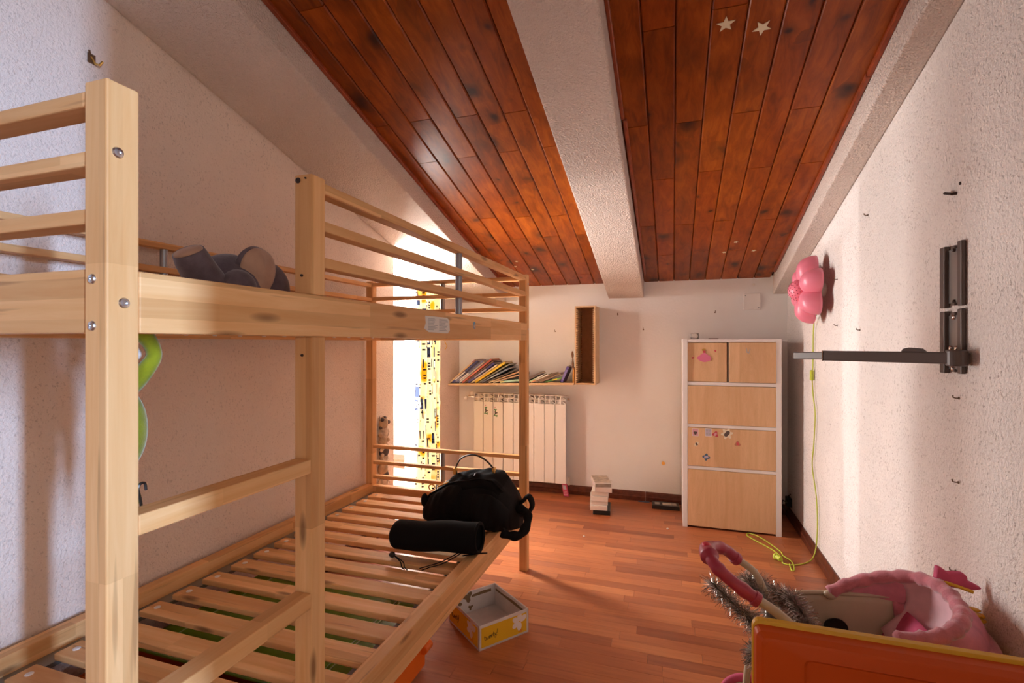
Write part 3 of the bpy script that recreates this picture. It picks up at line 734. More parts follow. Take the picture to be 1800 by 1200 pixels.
# stars on the boards
def star(cx, cy, r, rot, label, n=5):
    k = thing('ceiling_star', label, 'sticker', (cx, cy, zc(cy)), 'pale stickers on the pine ceiling')
    u = Vector((1,0,0)); v_ = Vector((0,1,-SL)).normalized(); w = u.cross(v_)
    if w.z > 0: w = -w
    pts = [((r if i % 2 == 0 else r*.42)*math.cos(rot+i*PI/n), (r if i % 2 == 0 else r*.42)*math.sin(rot+i*PI/n)) for i in range(2*n)]
    obj('star', B().prism(pts, (cx, cy, zc(cy)-.0002), u, v_, w*.002), 'star_glow', k)
star(.166, 1.747, .030, .9, 'pale five-pointed star, left of the pair high on the ceiling'); star(.279, 1.785, .030, .35, 'pale five-pointed star, right of the pair high on the ceiling')
for i, (x, y, l) in enumerate(((.371, 3.296, 'tiny pale star farthest from the wall in the right ceiling bay'), (.316, 3.429, 'tiny pale star left of three near the cabinet wall'), (.488, 3.427, 'tiny pale star right of three near the cabinet wall'),
        (-1.108, 3.484, 'pale sticker low in the left ceiling bay beside the guard rail'), (-.994, 3.548, 'pale sticker low in the left ceiling bay right of its twin'), (-1.073, 3.40, 'tiny pale star above the two low stickers in the left bay'))):
    star(x, y, .014, i*.7, l)
# ------------------------------------------------------------------ flower lamp
LC = Vector((.665, 2.985, 1.480))
fl_ = thing('flower_lamp', 'pink plastic flower wall lamp with green cord and switch', 'lamp', (XR, 2.985, 1.33))
def petal(ang):
    # cupped shell: bulges towards the room, open towards the wall
    ca, sa = math.cos(ang), math.sin(ang)
    rad_ = Vector((0, ca, sa)); tan_ = Vector((0, -sa, ca)); out = Vector((-1, 0, 0))
    c = LC + rad_*.100 + Vector((.052, 0, 0)); vs = []
    def fn(u, v):
        a = 2*PI*u; ph = PI*.5*v
        return c + out*(.088*math.cos(ph)) + rad_*(.080*math.sin(ph)**.8*math.cos(a)) + tan_*(.064*math.sin(ph)**.8*math.sin(a))
    b = B().grid(fn, 24, 12, True)
    return obj('petal', b, 'lamp_pink', fl_, smooth=True, solid=.003)
for k in range(6): petal(PI/2 + .18 + k*PI/3)
ctr = obj('flower_centre', B().ell(LC+Vector((-.012,0,0)), (.062,.058,.058), None, 24, 14), 'lamp_pink', fl_, smooth=True)
b = B()
for i in range(70):
    th = math.acos(1-.9*(i+.5)/70); ph = i*2.39996
    b.ell(LC+Vector((-.012-.0615*math.cos(th), .0575*math.sin(th)*math.cos(ph), .0575*math.sin(th)*math.sin(ph))), (.003,.003,.003), None, 6, 4)
tag(obj('dimple', b, 'pink_grip', ctr, smooth=True), kind='stuff')
obj('mount', B().cyl(tuple(LC+Vector((.04,0,0))), (XR, LC.y, LC.z), .035, 20), 'cap_white', fl_)
obj('socket', B().box(.715, .735, 2.945, 2.965, 1.36, 1.42), 'bracket_brown', fl_)
cpts = [(.735,3.0,1.36),(.745,3.10,1.33),(.752,3.15,1.28),(.754,3.165,1.20),(.754,3.17,1.08),(.753,3.175,1.03),(.752,3.18,1.00),(.753,3.16,.90),(.753,3.12,.80),(.754,3.155,.62),(.753,3.18,.50),(.753,3.10,.36),(.754,3.08,.22),(.752,3.09,.09),(.735,3.08,.025),(.70,3.05,.004),(.64,3.00,.004),(.60,2.985,.004),(.57,3.0,.004),(.575,3.06,.004),(.555,3.16,.004),(.47,3.30,.004),(.44,3.36,.004),(.46,3.40,.004),(.52,3.33,.006),(.585,3.16,.007),(.59,3.10,.006),(.62,3.03,.004),(.61,2.93,.004),(.595,2.92,.004),(.60,2.99,.007)]
def smooth_path(p, n=5):
    p = [Vector(q) for q in p]; o = []
    for i in range(len(p)-1):
        a, b_, c, d = p[max(i-1,0)], p[i], p[i+1], p[min(i+2,len(p)-1)]
        for k in range(n):
            t = k/n; o.append(.5*((2*b_)+(c-a)*t+(2*a-5*b_+4*c-d)*t*t+(3*b_-a-3*c+d)*t**3))
    return o + [p[-1]]
cd = obj('cord', B().tube(smooth_path(cpts), .0034, 6), 'cord_green', fl_, smooth=True)
obj('switch', B().box(.742, .760, 3.170, 3.192, .985, 1.045), 'cord_green', cd, bevel=.006)
obj('plug', B().cyl((.565,3.02,.016),(.548,3.045,.016), .014, 14).cyl((.548,3.045,.016),(.54,3.055,.014), .017, 14), 'cord_green', cd, bevel=.003)

# ------------------------------------------------------------------ wall bracket
bk = thing('wall_bracket', 'dark metal wall bracket with folding arm on the stucco wall', 'bracket', (XR, 1.72, 1.1))
def channel(z0, z1, nm):
    t = obj(nm, B().box(XR-.006, XR, 1.668, 1.766, z0+.012, z1-.012), 'bracket_inner', bk, bevel=.001)
    obj('flange', B().box(XR-.016, XR-.001, 1.746, 1.774, z0, z1), 'bracket_brown', t, bevel=.003)
    obj('flange', B().box(XR-.013, XR-.001, 1.664, 1.686, z0+.002, z1+.004), 'bracket_brown', t, bevel=.003)
    for z in (z0+.005, z1-.013):
        obj('clip', B().box(XR-.010, XR, 1.705, 1.722, z, z+.009), 'bracket_brown', t)
    return t
c1 = channel(1.300, 1.478, 'channel'); c2 = channel(1.112, 1.290, 'channel')
def bscrew(y, z, par, m='chrome', r=.008): obj('screw', B().lathe([(r,0),(r*.9,.004),(r*.5,.006)], (XR-.006, y, z), (-1,0,0), 14), m, par, smooth=True)
bscrew(1.712, 1.462, c1, 'screw_dark', .006); bscrew(1.712, 1.316, c1, 'screw_dark', .006)
for y, z in ((1.714, 1.272), (1.730, 1.184), (1.700, 1.184), (1.72, 1.126)): bscrew(y, z, c2)
A0, A1, A2 = Vector((.728, 1.64, 1.158)), Vector((.49, 1.913, 1.156)), Vector((.432, 2.046, 1.152))
d_ = (A1-A0).normalized()
ar = obj('arm', B().obox((A0+A1)/2, ((A1-A0).length, .020, .033), d_, d_.cross(Vector((0,0,1)))), 'bracket_brown', bk, bevel=.004)
d2 = (A2-A1).normalized()
obj('inner_arm', B().obox((A1+A2)/2, ((A2-A1).length+.01, .016, .026), d2, d2.cross(Vector((0,0,1)))), 'bracket_brown', ar, bevel=.003)
obj('sleeve_end', B().obox(A1+d_*.001, (.003, .022, .035), d_, d_.cross(Vector((0,0,1)))), 'chrome', ar)
obj('pivot', B().cyl((.735,1.648,1.136),(.735,1.648,1.180), .024, 24), 'bracket_brown', bk, bevel=.004)
obj('pivot_plate', B().box(.735, XR-.004, 1.635, 1.70, 1.142, 1.172), 'bracket_brown', bk, bevel=.003)
p_ = A0 + (A1-A0)*.27
obj('latch', B().prism([(-.03,0),(.03,0),(.026,.008),(.01,.012),(-.02,.009)], p_+Vector((0,0,.0165))-d_.cross(Vector((0,0,1)))*.006, d_, (0,0,1), d_.cross(Vector((0,0,1)))*.012), 'bracket_brown', ar)

# ------------------------------------------------------------------ video tapes and small things on the floor
VX, VY = -.480, 3.455
lay = [(0,.0,.032,'b'), (-.023,-.01,.034,'w'), (-.022,.0,.030,'w'), (-.012,-.006,.034,'w'), (-.010,.004,.031,'w'), (.012,-.012,.033,'w'), (-.004,-.016,.033,'g')]
z = 0
ords = ['bottom', 'second from the bottom', 'third from the bottom', 'fourth from the bottom', 'fifth from the bottom', 'second from the top', 'top']
for i, (dx, dy, h, k) in enumerate(lay):
    lb = {'b': 'black video case at the very bottom of the white stack', 'g': 'grey-fronted video case on top of the white stack', 'w': 'white video case, %s of the floor stack' % ords[i]}[k]
    a = random.uniform(-.05, .05) + (.12 if i == 6 else 0)
    t = thing('video_case', lb, 'video case', (VX+dx, VY+dy+.1, z), 'video cases stacked on the floor')
    u = Vector((math.cos(a), math.sin(a), 0)); v_ = Vector((-math.sin(a)-.12, math.cos(a), 0)).normalized(); u = v_.cross(Vector((0,0,1)))
    c = Vector((VX+dx, VY+dy+.10, z+h/2))
    sh = obj('shell', B().obox(c, (.118, .20, h-.001), u, v_), {'b':'black_plastic','w':'case_white','g':'case_white'}[k], t, bevel=.002)
    obj('front_label', B().obox(c-v_*.1003, (.108, .001, h-.008), u, v_), {'b':'ink_black','w':'card_print_white','g':'case_grey'}[k], sh)
    if k == 'b': obj('sleeve', B().obox(c-u*.0592, (.001, .198, h-.002), u, v_), 'case_white', sh)
    if k == 'g': obj('cover_print', B().obox(c+Vector((0,0,h/2)), (.110, .19, .001), u, v_), 'cover_photo', sh)
    for q in range(2): obj('spine_print', B().obox(c-u*.0595+v_*(.05-.1*q), (.0006, .06, h*.5), u, v_), 'stk_lilac', sh)
    z += h
vt = thing('video_tape', 'loose black video tape with cream label lying by the baseboard', 'video tape', (-.05, 3.755, 0))
u = Vector((1, .06, 0)).normalized(); v_ = Vector((-.06, 1, 0)).normalized(); c = Vector((-.048, 3.752, .0145))
obj('shell', B().obox(c, (.188, .104, .027), u, v_), 'black_plastic', vt, bevel=.002)
obj('paper_label', B().obox(c+Vector((.01,0,.0136)), (.062, .05, .0006), u, v_), 'vhs_label', vt); 
for s_ in (-1, 1): obj('window', B().obox(c+u*.058*s_+Vector((0,0,.0136))+v_*.002, (.034, .05, .0006), u, v_), 'case_grey', vt)
t = thing('toy_phone', 'small pink toy phone leaning on the baseboard beside the radiator', 'toy phone', (-.80, 3.80, 0))
u = Vector((.95,-.1,0)).normalized(); w = Vector((-.22,.16,1)).normalized(); c = Vector((-.795, 3.785, .052))
obj('body', B().obox(c, (.042, .10, .018), u, w), 'pink_felt', t, bevel=.006, seg=3)
nrm = u.cross(w); nrm = nrm if nrm.y < 0 else -nrm
obj('screen', B().obox(c+nrm*.0092+w*.02, (.026, .032, .0012), u, w), 'stk_lilac', t)
bb = B()
for i in range(3):
    for j in range(3): bb.obox(c+nrm*.0094+w*(-.012-.011*i)+u*(.010*(j-1)), (.006, .006, .002), u, w)
obj('keypad', bb, 'stk_pink', t)
obj('aerial', B().cyl(tuple(c+w*.048-u*.012), tuple(c+w*.066-u*.012), .005, 10), 'pink_grip', t)
rl = thing('ruler', 'thin blue-green ruler lying along the baseboard', 'ruler', (-.20, 3.835, 0))
obj('blade', B().obox((-.205, 3.836, .0025), (.085, .018, .003), (1,.02,0), (-.02,1,0)), 'stk_blue', rl)
bb = B()
for i in range(9): bb.obox((-.243+.0095*i, 3.832, .0042), (.001, .008, .0004), (1,.02,0), (-.02,1,0))
obj('marks', bb, 'cap_white', rl)
for i, (x, y, l) in enumerate(((-.52, 3.03, 'small white crumb on the floor in front of the video stack'), (-.03, 3.32, 'small paper scrap on the floor left of the cabinet'))):
    tag(obj('paper_scrap', B().ell((x, y, .005), (.008, .006, .005), None, 7, 5), 'paper_white'), l, 'scrap')

# ------------------------------------------------------------------ yellow shoe box
N0 = Vector((-.714, 1.78, 0)); bu = Vector((.617, .787, 0)).normalized(); bv = Vector((-bu.y, bu.x, 0)); LU, LV, HB = .236, .262, .098
sb = thing('shoe_box', 'open yellow and white cardboard box without lid on the floor by the bed', 'box', tuple(N0 + bu*LU/2 + bv*LV/2))
zz = Vector((0,0,1)); tk = .003
obj('bottom', B().prism([(0,0),(LU,0),(LU,LV),(0,LV)], N0+zz*.001, bu, bv, zz*tk), 'card_white', sb)
wl = {}
wl['f'] = obj('wall', B().prism([(0,0),(LU,0),(LU,HB),(0,HB)], N0, bu, zz, bv*tk), 'card_white', sb)
wl['k'] = obj('wall', B().prism([(0,0),(LU,0),(LU,HB),(0,HB)], N0+bv*(LV-tk), bu, zz, bv*tk), 'card_white', sb)
wl['l'] = obj('wall', B().prism([(0,0),(LV,0),(LV,HB),(0,HB)], N0, bv, zz, bu*tk), 'card_white', sb)
wl['r'] = obj('wall', B().prism([(0,0),(LV,0),(LV,HB),(0,HB)], N0+bu*(LU-tk), bv, zz, bu*tk), 'card_white', sb)
obj('flap', B().prism([(0,HB*.84),(LU*.96,HB*.82),(LU*.96,HB),(0,HB)], N0+bv*(LV-tk*2.2), bu, zz, bv*tk*.6), 'card_white', wl['k'])
obj('flap', B().prism([(0,HB*.82),(LV*.97,HB*.84),(LV*.97,HB),(0,HB)], N0+bu*(LU-tk*2.2), bv, zz, bu*tk*.6), 'card_white', wl['r'])
obj('flap', B().prism([(0,.01),(LU*.45,.01),(LU*.45,HB*.8),(0,HB*.84)], N0+bv*(LV-tk*3.2), bu, zz, bv*tk*.5), 'card_white', wl['k'])
for a, q, r in ((.30,.62,.014),(.62,.80,.02),(.72,.30,.010)):
    obj('tear', B().prism(blob(r, 14, .4, 3, a*9), N0+bv*(LV-tk*3.25)+bu*LU*a*.6+zz*HB*q, bu, zz, -bv*.0006), 'tear_brown', wl['k'])
obj('tear', B().prism([(.02,.010),(.11,.014),(.20,.008),(.245,.010),(.245,0),(.02,0)], N0+bu*(LU-tk*2.3)+zz*HB*.74, bv, zz, -bu*.0006), 'tear_brown', wl['r'])
obj('tear', B().prism([(.0,.010),(.06,.014),(.10,.012),(.10,0),(.0,0)], N0+bv*(LV-tk*2.3)+bu*.11+zz*HB*.72, bu, zz, -bv*.0006), 'tear_brown', wl['k'])
def panel(wall, o, u, n, L, letters, fx):
    o = Vector(o); e = .0006
    pa = obj('print_panel', B().prism([(.010,.009),(L-.010,.009),(L-.010,HB-.012),(.010,HB-.012)], o, u, zz, n*e), 'card_print_yellow', wall)
    # daisy
    c0 = Vector((fx, .058))
    bb = B()
    for k in range(5):
        a = .5 + k*2*PI/6*1.0
        px_, pz_ = c0.x + .021*math.cos(a), c0.y + .019*math.sin(a)
        pts = []
        for t in range(12):
            q = 2*PI*t/12; l_, w_ = .0175*math.cos(q), .0115*math.sin(q)
            pts.append((min(max(px_ + l_*math.cos(a) - w_*math.sin(a), .011), L-.011), min(max(pz_ + l_*math.sin(a) + w_*math.cos(a), .010), HB-.013)))
        bb.prism(pts, o + n*e, u, zz, n*(.0003+.00003*k))
    obj('daisy_petals', bb, 'card_print_white', pa)
    obj('daisy_leaf', B().prism([(fx-.006,.016),(fx+.010,.012),(fx+.018,.022),(fx+.006,.024)], o+n*e, u, zz, n*.0004), 'card_print_orange', pa)
    # lettering strokes
    x0, s_ = letters
    G = {'t': [[(.3,1.5),(.25,.3),(.45,0),(.7,.15)],[(0,1.0),(.65,1.08)]], 'w': [[(0,.9),(.1,.1),(.35,0),(.5,.6),(.6,.1),(.85,0),(1,.95)]],
         'e': [[(0,.45),(.5,.6),(.45,.95),(.2,.95),(.02,.5),(.15,.05),(.55,.1)]], 'y': [[(0,.95),(.08,.35),(.35,.3),(.5,.9)],[(.5,.95),(.45,-.2),(.2,-.6),(-.05,-.4)]], '!': [[(.25,1.9),(.1,.5)],[(.06,.15),(.05,.05)]]}
    bb = B(); x = x0
    for ch, adv in (('t',.75),('w',1.15),('e',.65),('e',.65),('t',.75),('y',.75),('!',.4)):
        for stroke in G[ch]:
            bb.tube([o + u*(x + a*s_) + zz*(.034 + b_*s_ + (x-x0)*.10) + n*(e+.0001) for a, b_ in stroke], .0010, 5)
        x += adv*s_
    obj('lettering', bb, 'ink_black', pa)
panel(wl['f'], N0, bu, -bv, LU, (.022, .0125), .190)
panel(wl['l'], N0 + bv*LV, -bv, -bu, LV, (.03, .0135), .20)
# pink charm inside the box
t = thing('pink_charm', 'tiny pink charm lying inside the cardboard box', 'charm', tuple(N0+bu*.05+bv*.10+zz*.005))
obj('bead', B().obox(N0+bu*.05+bv*.10+zz*.012, (.02,.012,.014), bu, bv), 'pink_felt', t, bevel=.003); obj('loop', B().cyl(tuple(N0+bu*.05+bv*.105+zz*.016), tuple(N0+bu*.055+bv*.14+zz*.03), .002, 6), 'paper_white', t)

# ------------------------------------------------------------------ storage bin under the bed
bn = thing('storage_bin', 'orange under-bed storage bin with translucent green lid', 'storage bin', (-1.2, 1.12, 0))
X0, X1, Y0, Y1, HH = -1.60, -.868, .60, 1.63, .250
def wallbox(b, x0, x1, y0, y1, z0, z1, t):
    b.box(x0,x1,y0,y1,z0,z0+t).box(x0,x0+t,y0,y1,z0+t,z1).box(x1-t,x1,y0,y1,z0+t,z1).box(x0+t,x1-t,y0,y0+t,z0+t,z1).box(x0+t,x1-t,y1-t,y1,z0+t,z1); return b
obj('tub', wallbox(B(), X0, X1, Y0, Y1, .012, HH, .004), 'orange_bin', bn, bevel=.0015)
obj('rim', B().box(X1-.002, X1+.012, Y0, Y1+.012, HH-.014, HH).box(X0-.012, X0+.002, Y0, Y1+.012, HH-.014, HH).box(X0, X1, Y1, Y1+.012, HH-.014, HH), 'orange_bin', bn, bevel=.003)
ld = obj('lid', B().box(X0+.004, X1-.004, 1.085, Y1-.004, HH+.001, HH+.010), 'green_lid', bn, bevel=.003)
for x in (X0+.08, X1-.085, X1-.070): obj('rib', B().box(x, x+.004, 1.10, Y1-.02, HH+.010, HH+.0125), 'green_lid_line', ld)
hd = obj('handle', B().cyl((X1+.006, Y1-.03, .082), (X1+.006, Y1+.02, .082), .017, 20), 'orange_bin', bn, bevel=.003)
for y in (Y0+.08, Y1-.08):
    obj('wheel', B().cyl((X1-.03, y, .014), (X1-.015, y, .014), .014, 16), 'black_plastic', bn)
db = thing('dark_bundle', 'black bundle of cloth lying in the open end of the orange bin', 'cloth', (-1.35, .9, .03))
obj('fold', B().ell((-1.38, .93, .13), (.12, .12, .08), None, 16, 10), 'black_cloth', db, smooth=True); obj('fold', B().ell((-1.22, .80, .10), (.10, .09, .06), None, 16, 10), 'black_cloth', db, smooth=True)

# ------------------------------------------------------------------ roll bag and backpack
ZS = .349
rl = thing('roll_bag', 'black padded drawstring roll bag lying on the lower slats', 'bag', (-.9, 1.80, ZS))
P0, P1 = Vector((-1.095, 1.775, .413)), Vector((-.722, 1.800, .434)); ax = (P1-P0); Ln = ax.length; ax.normalize(); e1 = Vector((0,0,1)); e1 = (e1-ax*e1.dot(ax)).normalized(); e2 = ax.cross(e1)
def roll(u, v):
    a = 2*PI*u; r = .062
    if v < .08: r *= math.sqrt(max(0, 1-((.08-v)/.08)**2))*.98+.02
    r *= 1 + .03*math.sin(v*9+a) + .02*math.sin(3*a+v*14)
    if v > .93: r *= 1 - .5*(v-.93)
    zf = .90 + .06*v
    return P0 + ax*(Ln*v) + e1*(r*zf*math.sin(a)) + e2*(r*1.04*math.cos(a))
b = B().grid(roll, 40, 44, True)
obj('sleeve', b, 'black_cloth', rl, smooth=True)
obj('drawn_hem', B().tube([P1 + e1*(.056*math.sin(t*PI/12))*.95 + e2*(.058*math.cos(t*PI/12)) for t in range(24)], .0065, 8, True), 'black_cloth', rl, smooth=True)
obj('mouth', B().lathe([(.056,.001),(.050,-.04),(.02,-.06),(.001,-.062)], P1, ax, 24, False), simple('mouth_black', (.003,.003,.003), .95), rl, smooth=True)
zr = .371
obj('drawstring', B().tube(smooth_path([(-.715,1.80,.375),(-.70,1.83,.365),(-.72,1.80,.372),(-.78,1.77,.368)]), .0022, 6), 'black_nylon', rl)
obj('drawstring', B().tube(smooth_path([(-.80,1.79,.372),(-.84,1.72,.360),(-.88,1.68,.353),(-.905,1.655,.351)]), .0022, 6), 'black_nylon', rl)
obj('drawstring', B().tube(smooth_path([(-.79,1.79,.370),(-.83,1.71,.358),(-.87,1.67,.353),(-.89,1.645,.351)]), .0022, 6), 'black_nylon', rl)
tg = obj('cord_lock', B().ell((-1.05,1.70,.365), (.014,.010,.012), None, 10, 8), 'black_plastic', rl, smooth=True)
for d in (0, .012): obj('drawstring', B().tube(smooth_path([(-1.045,1.698,.366),(-1.0+d,1.675,.356),(-.975+d,1.645,.351),(-.955+d,1.63,.351)]), .002, 6), 'black_nylon', rl)

bp = thing('backpack', 'bulky black backpack with round top handle lying on the lower slats', 'backpack', (-.92, 2.16, ZS))
def lerpf(t, pts):
    for (a, p), (b_, q) in zip(pts, pts[1:]):
        if t <= b_: return p + (q-p)*(t-a)/(b_-a)
    return pts[-1][1]
def pack(u, v):
    # u around the cross-section in (y, z), v along x
    a = 2*PI*u; x = -1.150 + .485*v
    top_ = lerpf(v, [(0,.05),(.03,.085),(.10,.125),(.2,.165),(.33,.205),(.48,.225),(.62,.232),(.78,.228),(.86,.205),(.93,.155),(.98,.10),(1,.06)])
    hy = lerpf(v, [(0,.02),(.03,.06),(.10,.095),(.25,.125),(.6,.145),(.85,.14),(.95,.11),(1,.04)])
    ca, sa = math.cos(a), math.sin(a)
    pw = lambda q, e: math.copysign(abs(q)**e, q)
    y = 2.165 + .015*v + hy*pw(ca, .6)*(1-.35*max(0, sa)); z_ = ZS + top_*.5*(1 + pw(sa, .6))
    f = min(1, v*8)*min(1, (1-v)*8)
    z_ += (.006*math.sin(17*x+5*ca) + .003*math.sin(41*x+9*a))*f*max(0, sa)
    return Vector((x, y + (.006*math.sin(23*x+3*sa) + .004*math.sin(47*x-6*a))*f, max(z_, ZS+.001)))
obj('body', B().grid(pack, 56, 60, True).add([pack(k/56, 0) for k in range(56)], [tuple(range(56))]).add([pack(k/56, 1) for k in range(56)], [tuple(range(56))]), 'black_nylon', bp, smooth=True)
def patch(u0, u1, v0, v1, d, wob=0):
    def fn(i, j):
        q = pack(u0+(u1-u0)*i, v0+(v1-v0)*j); e_ = math.sin(PI*i)**.35*math.sin(PI*j)**.35 if 0 < i < 1 and 0 < j < 1 else 0
        c = Vector((q.x, 2.18, ZS+.10)); n_ = (q-c).normalized()
        return q + n_*(d*e_ + .001 + wob*math.sin(30*j+8*i)*e_)
    return B().grid(fn, 22, 30)
obj('flap', patch(.12, .42, .30, .86, .016, .003), 'black_cloth', bp, smooth=True)
obj('pocket', patch(.37, .56, .06, .50, .020, .003), 'black_cloth', bp, smooth=True)
obj('side_pocket', patch(.45, .62, .62, .95, .024, .002), 'black_nylon', bp, smooth=True)
zp = [pack(.36+.012*math.sin(t*.6), .08+.80*t/24) + Vector((0,-.010,.008)) for t in range(25)]
obj('piping', B().tube(zp, .0055, 6), 'black_cloth', bp, smooth=True)
zp = [pack(.25+.012*t, .60) + Vector((-.001*t,-.008,.016)) for t in range(9)]
obj('zipper', B().tube(zp, .0022, 6), 'tube_metal', bp)
hp = smooth_path([(-.99,2.16,.565),(-.985,2.16,.605),(-.955,2.155,.650),(-.895,2.15,.672),(-.84,2.155,.655),(-.80,2.165,.615),(-.785,2.175,.575)], 5)
h_ = obj('handle', B().tube(hp, .006, 8, flat=.6), 'black_plastic', bp, smooth=True)
for p in ((-.988,2.158,.585),(-.795,2.168,.600)): obj('buckle', B().obox(p, (.016,.018,.030)), 'brass', h_, bevel=.002)
obj('ring', B().tube([(-1.075+.016*math.cos(t*PI/8), 2.085, .520+.014*math.sin(t*PI/8)) for t in range(16)], .0028, 6, True), 'brass', bp)
obj('ring', B().tube([(-1.045+.012*t, 2.09-.002*t, .525+.006*t) for t in range(6)], .004, 6), 'brass', bp)
obj('tassel', B().ell((-1.115, 2.09, .455), (.018,.02,.032), None, 10, 8), 'black_cloth', bp, smooth=True)
obj('strap', B().tube(smooth_path([(-.70,2.00,.385),(-.665,2.01,.372),(-.625,2.03,.372),(-.608,2.08,.40),(-.622,2.13,.43),(-.66,2.15,.44),(-.70,2.14,.43)], 6), [.019+.003*math.sin(i*.9) for i in range(37)], 10), 'black_cloth', bp, smooth=True)
obj('strap', B().tube(smooth_path([(-.69,2.20,.44),(-.66,2.20,.465),(-.635,2.19,.49),(-.618,2.19,.47),(-.618,2.20,.44),(-.64,2.19,.41),(-.68,2.17,.40)], 6), .018, 10, flat=.5), 'black_nylon', bp, smooth=True)

# ------------------------------------------------------------------ plush elephant
EZ = 1.248
el = thing('plush_elephant', 'grey plush elephant with beige ear lying on the upper bunk', 'plush toy', (-1.0, .92, EZ))
obj('body', B().ell((-1.0, .905, 1.330), (.075, .085, .080), None, 28, 18), 'plush_grey', el, smooth=True)
obj('head', B().ell((-1.0, 1.005, 1.335), (.066, .062, .075), None, 24, 16), 'plush_grey', el, smooth=True)
obj('trunk', B().tube(smooth_path([(-1.0,1.035,1.33),(-.99,1.06,1.30),(-.985,1.065,1.268),(-.975,1.05,1.262)]), [.034-.0012*i for i in range(16)], 12), 'plush_grey', el, smooth=True)
lg = obj('leg', B().tube([(-.985,.860,1.300),(-.975,.830,1.326),(-.97,.805,1.350),(-.968,.782,1.378),(-.966,.772,1.391)], [.036,.040,.037,.034,.031], 16), 'plush_grey', el, smooth=True)
obj('sole', B().lathe([(.030,-.002),(.026,.004),(.010,.007)], (-.966,.772,1.391), (.0,-.55,.85), 18), 'plush_beige', lg, smooth=True)
lg = obj('leg', B().ell((-.935, .868, 1.318), (.042, .038, .048), None, 18, 12), 'plush_grey', el, smooth=True)
obj('leg', B().ell((-1.06, .86, 1.30), (.04, .045, .045), None, 18, 12), 'plush_grey', el, smooth=True)
def ear(u, v, off):
    a = 2*PI*u; r = v
    y = .930 + r*(.052*math.cos(a)) + .010*r*math.sin(a); z_ = 1.378 + r*(.060*math.sin(a)) + .012*r*math.cos(2*a)
    return (-.928 + off - .018*r*r - .010*r*math.sin(2*a), y, z_)
er = obj('ear', B().grid(lambda u, v: ear(u, v, -.005), 28, 8, True), 'plush_grey', el, smooth=True, solid=.012)
obj('ear_lining', B().grid(lambda u, v: ear(u, v*.93, .005), 28, 8, True), 'plush_beige', er, smooth=True, solid=.006)
obj('ear', B().ell((-1.06, .985, 1.37), (.012, .045, .052), None, 16, 10), 'plush_grey', el, smooth=True)
# ------------------------------------------------------------------ green plush frog hanging behind the near post
fr = thing('plush_frog', 'green long-limbed plush frog hanging inside the bunk behind the near post', 'plush toy', (-.93, .61, .88))
obj('arm', B().tube(smooth_path([(-.868,.586,1.226),(-.862,.609,1.212),(-.860,.624,1.180),(-.862,.608,1.150),(-.885,.602,1.120),(-.91,.60,1.10)]), [.013+.0012*math.sin(i*.5) for i in range(26)], 12), 'plush_green', fr, smooth=True)
obj('hand', B().ell((-.875, .582, 1.222), (.016,.012,.014), None, 12, 8), 'plush_green', fr, smooth=True)
obj('body', B().ell((-.93, .617, 1.045), (.034,.040,.075), None, 20, 14), 'plush_green', fr, smooth=True)
hd = obj('head', B().ell((-.93, .612, 1.150), (.030,.034,.032), None, 20, 14), 'plush_green', fr, smooth=True)
for s_ in (-1, 1):
    ey = obj('eye', B().ell((-.905, .606+.016*s_, 1.180), (.012,.011,.013), None, 12, 8), 'cap_white', hd, smooth=True)
obj('arm', B().tube(smooth_path([(-.93,.590,1.10),(-.935,.585,1.06),(-.935,.585,1.02)]), .010, 10), 'plush_green', fr, smooth=True)
for s_ in (-1, 1):
    l_ = obj('leg', B().tube(smooth_path([(-.93,.612+.016*s_,.99),(-.925,.612+.020*s_,.93),(-.925,.612+.016*s_,.885)]), .011, 10), 'plush_green', fr, smooth=True)
    obj('foot', B().ell((-.918,.612+.016*s_,.875), (.020,.013,.009), None, 12, 8), 'plush_green', l_, smooth=True)
hg = thing('wire_hanger', 'bent dark wire hook behind the near post above the rung', 'hook', (-.85, .60, .90))
obj('wire', B().tube(smooth_path([(-.85,.598,.90),(-.85,.594,.935),(-.85,.590,.955),(-.85,.594,.963),(-.85,.601,.962),(-.85,.603,.950)]), .0022, 6), 'wire_dark', hg)
# ------------------------------------------------------------------ doll stroller
sr = thing('doll_stroller', 'pink and cream doll stroller with plush hood beside the stucco wall', 'doll stroller', (.42, 1.55, 0))
near = smooth_path([(.330,1.42,.435),(.288,1.42,.478),(.249,1.42,.508),(.202,1.42,.534)], 5)
far = smooth_path([(.179,1.62,.552),(.231,1.62,.518),(.258,1.62,.466),(.272,1.62,.428),(.29,1.62,.39)], 5)
obj('handle_tube', B().tube(near, .0125, 12), 'cream_plastic', sr, smooth=True)
obj('handle_tube', B().tube(far, .0105, 12), 'cream_plastic', sr, smooth=True)
g = smooth_path([(.206,1.42,.532),(.154,1.42,.566),(.115,1.425,.597),(.098,1.455,.612),(.094,1.50,.612),(.112,1.555,.603),(.150,1.60,.581),(.183,1.62,.550)], 6)
gr = obj('handle_grip', B().tube(g, [.0165+.0025*(abs(math.sin(i*.42)) > .93) + (.006 if 18 <= i <= 25 else 0) for i in range(len(g))], 14), 'pink_grip', sr, smooth=True)
obj('collar', B().cyl((.200,1.42,.5355), (.214,1.42,.527), .0195, 16), 'pink_grip', gr, bevel=.002); obj('collar', B().cyl((.174,1.613,.558), (.186,1.62,.546), .0185, 16), 'pink_grip', gr, bevel=.002)
obj('button', B().ell((.091, 1.487, .632), (.012,.018,.006), None, 14, 8), 'pink_red', gr, smooth=True)
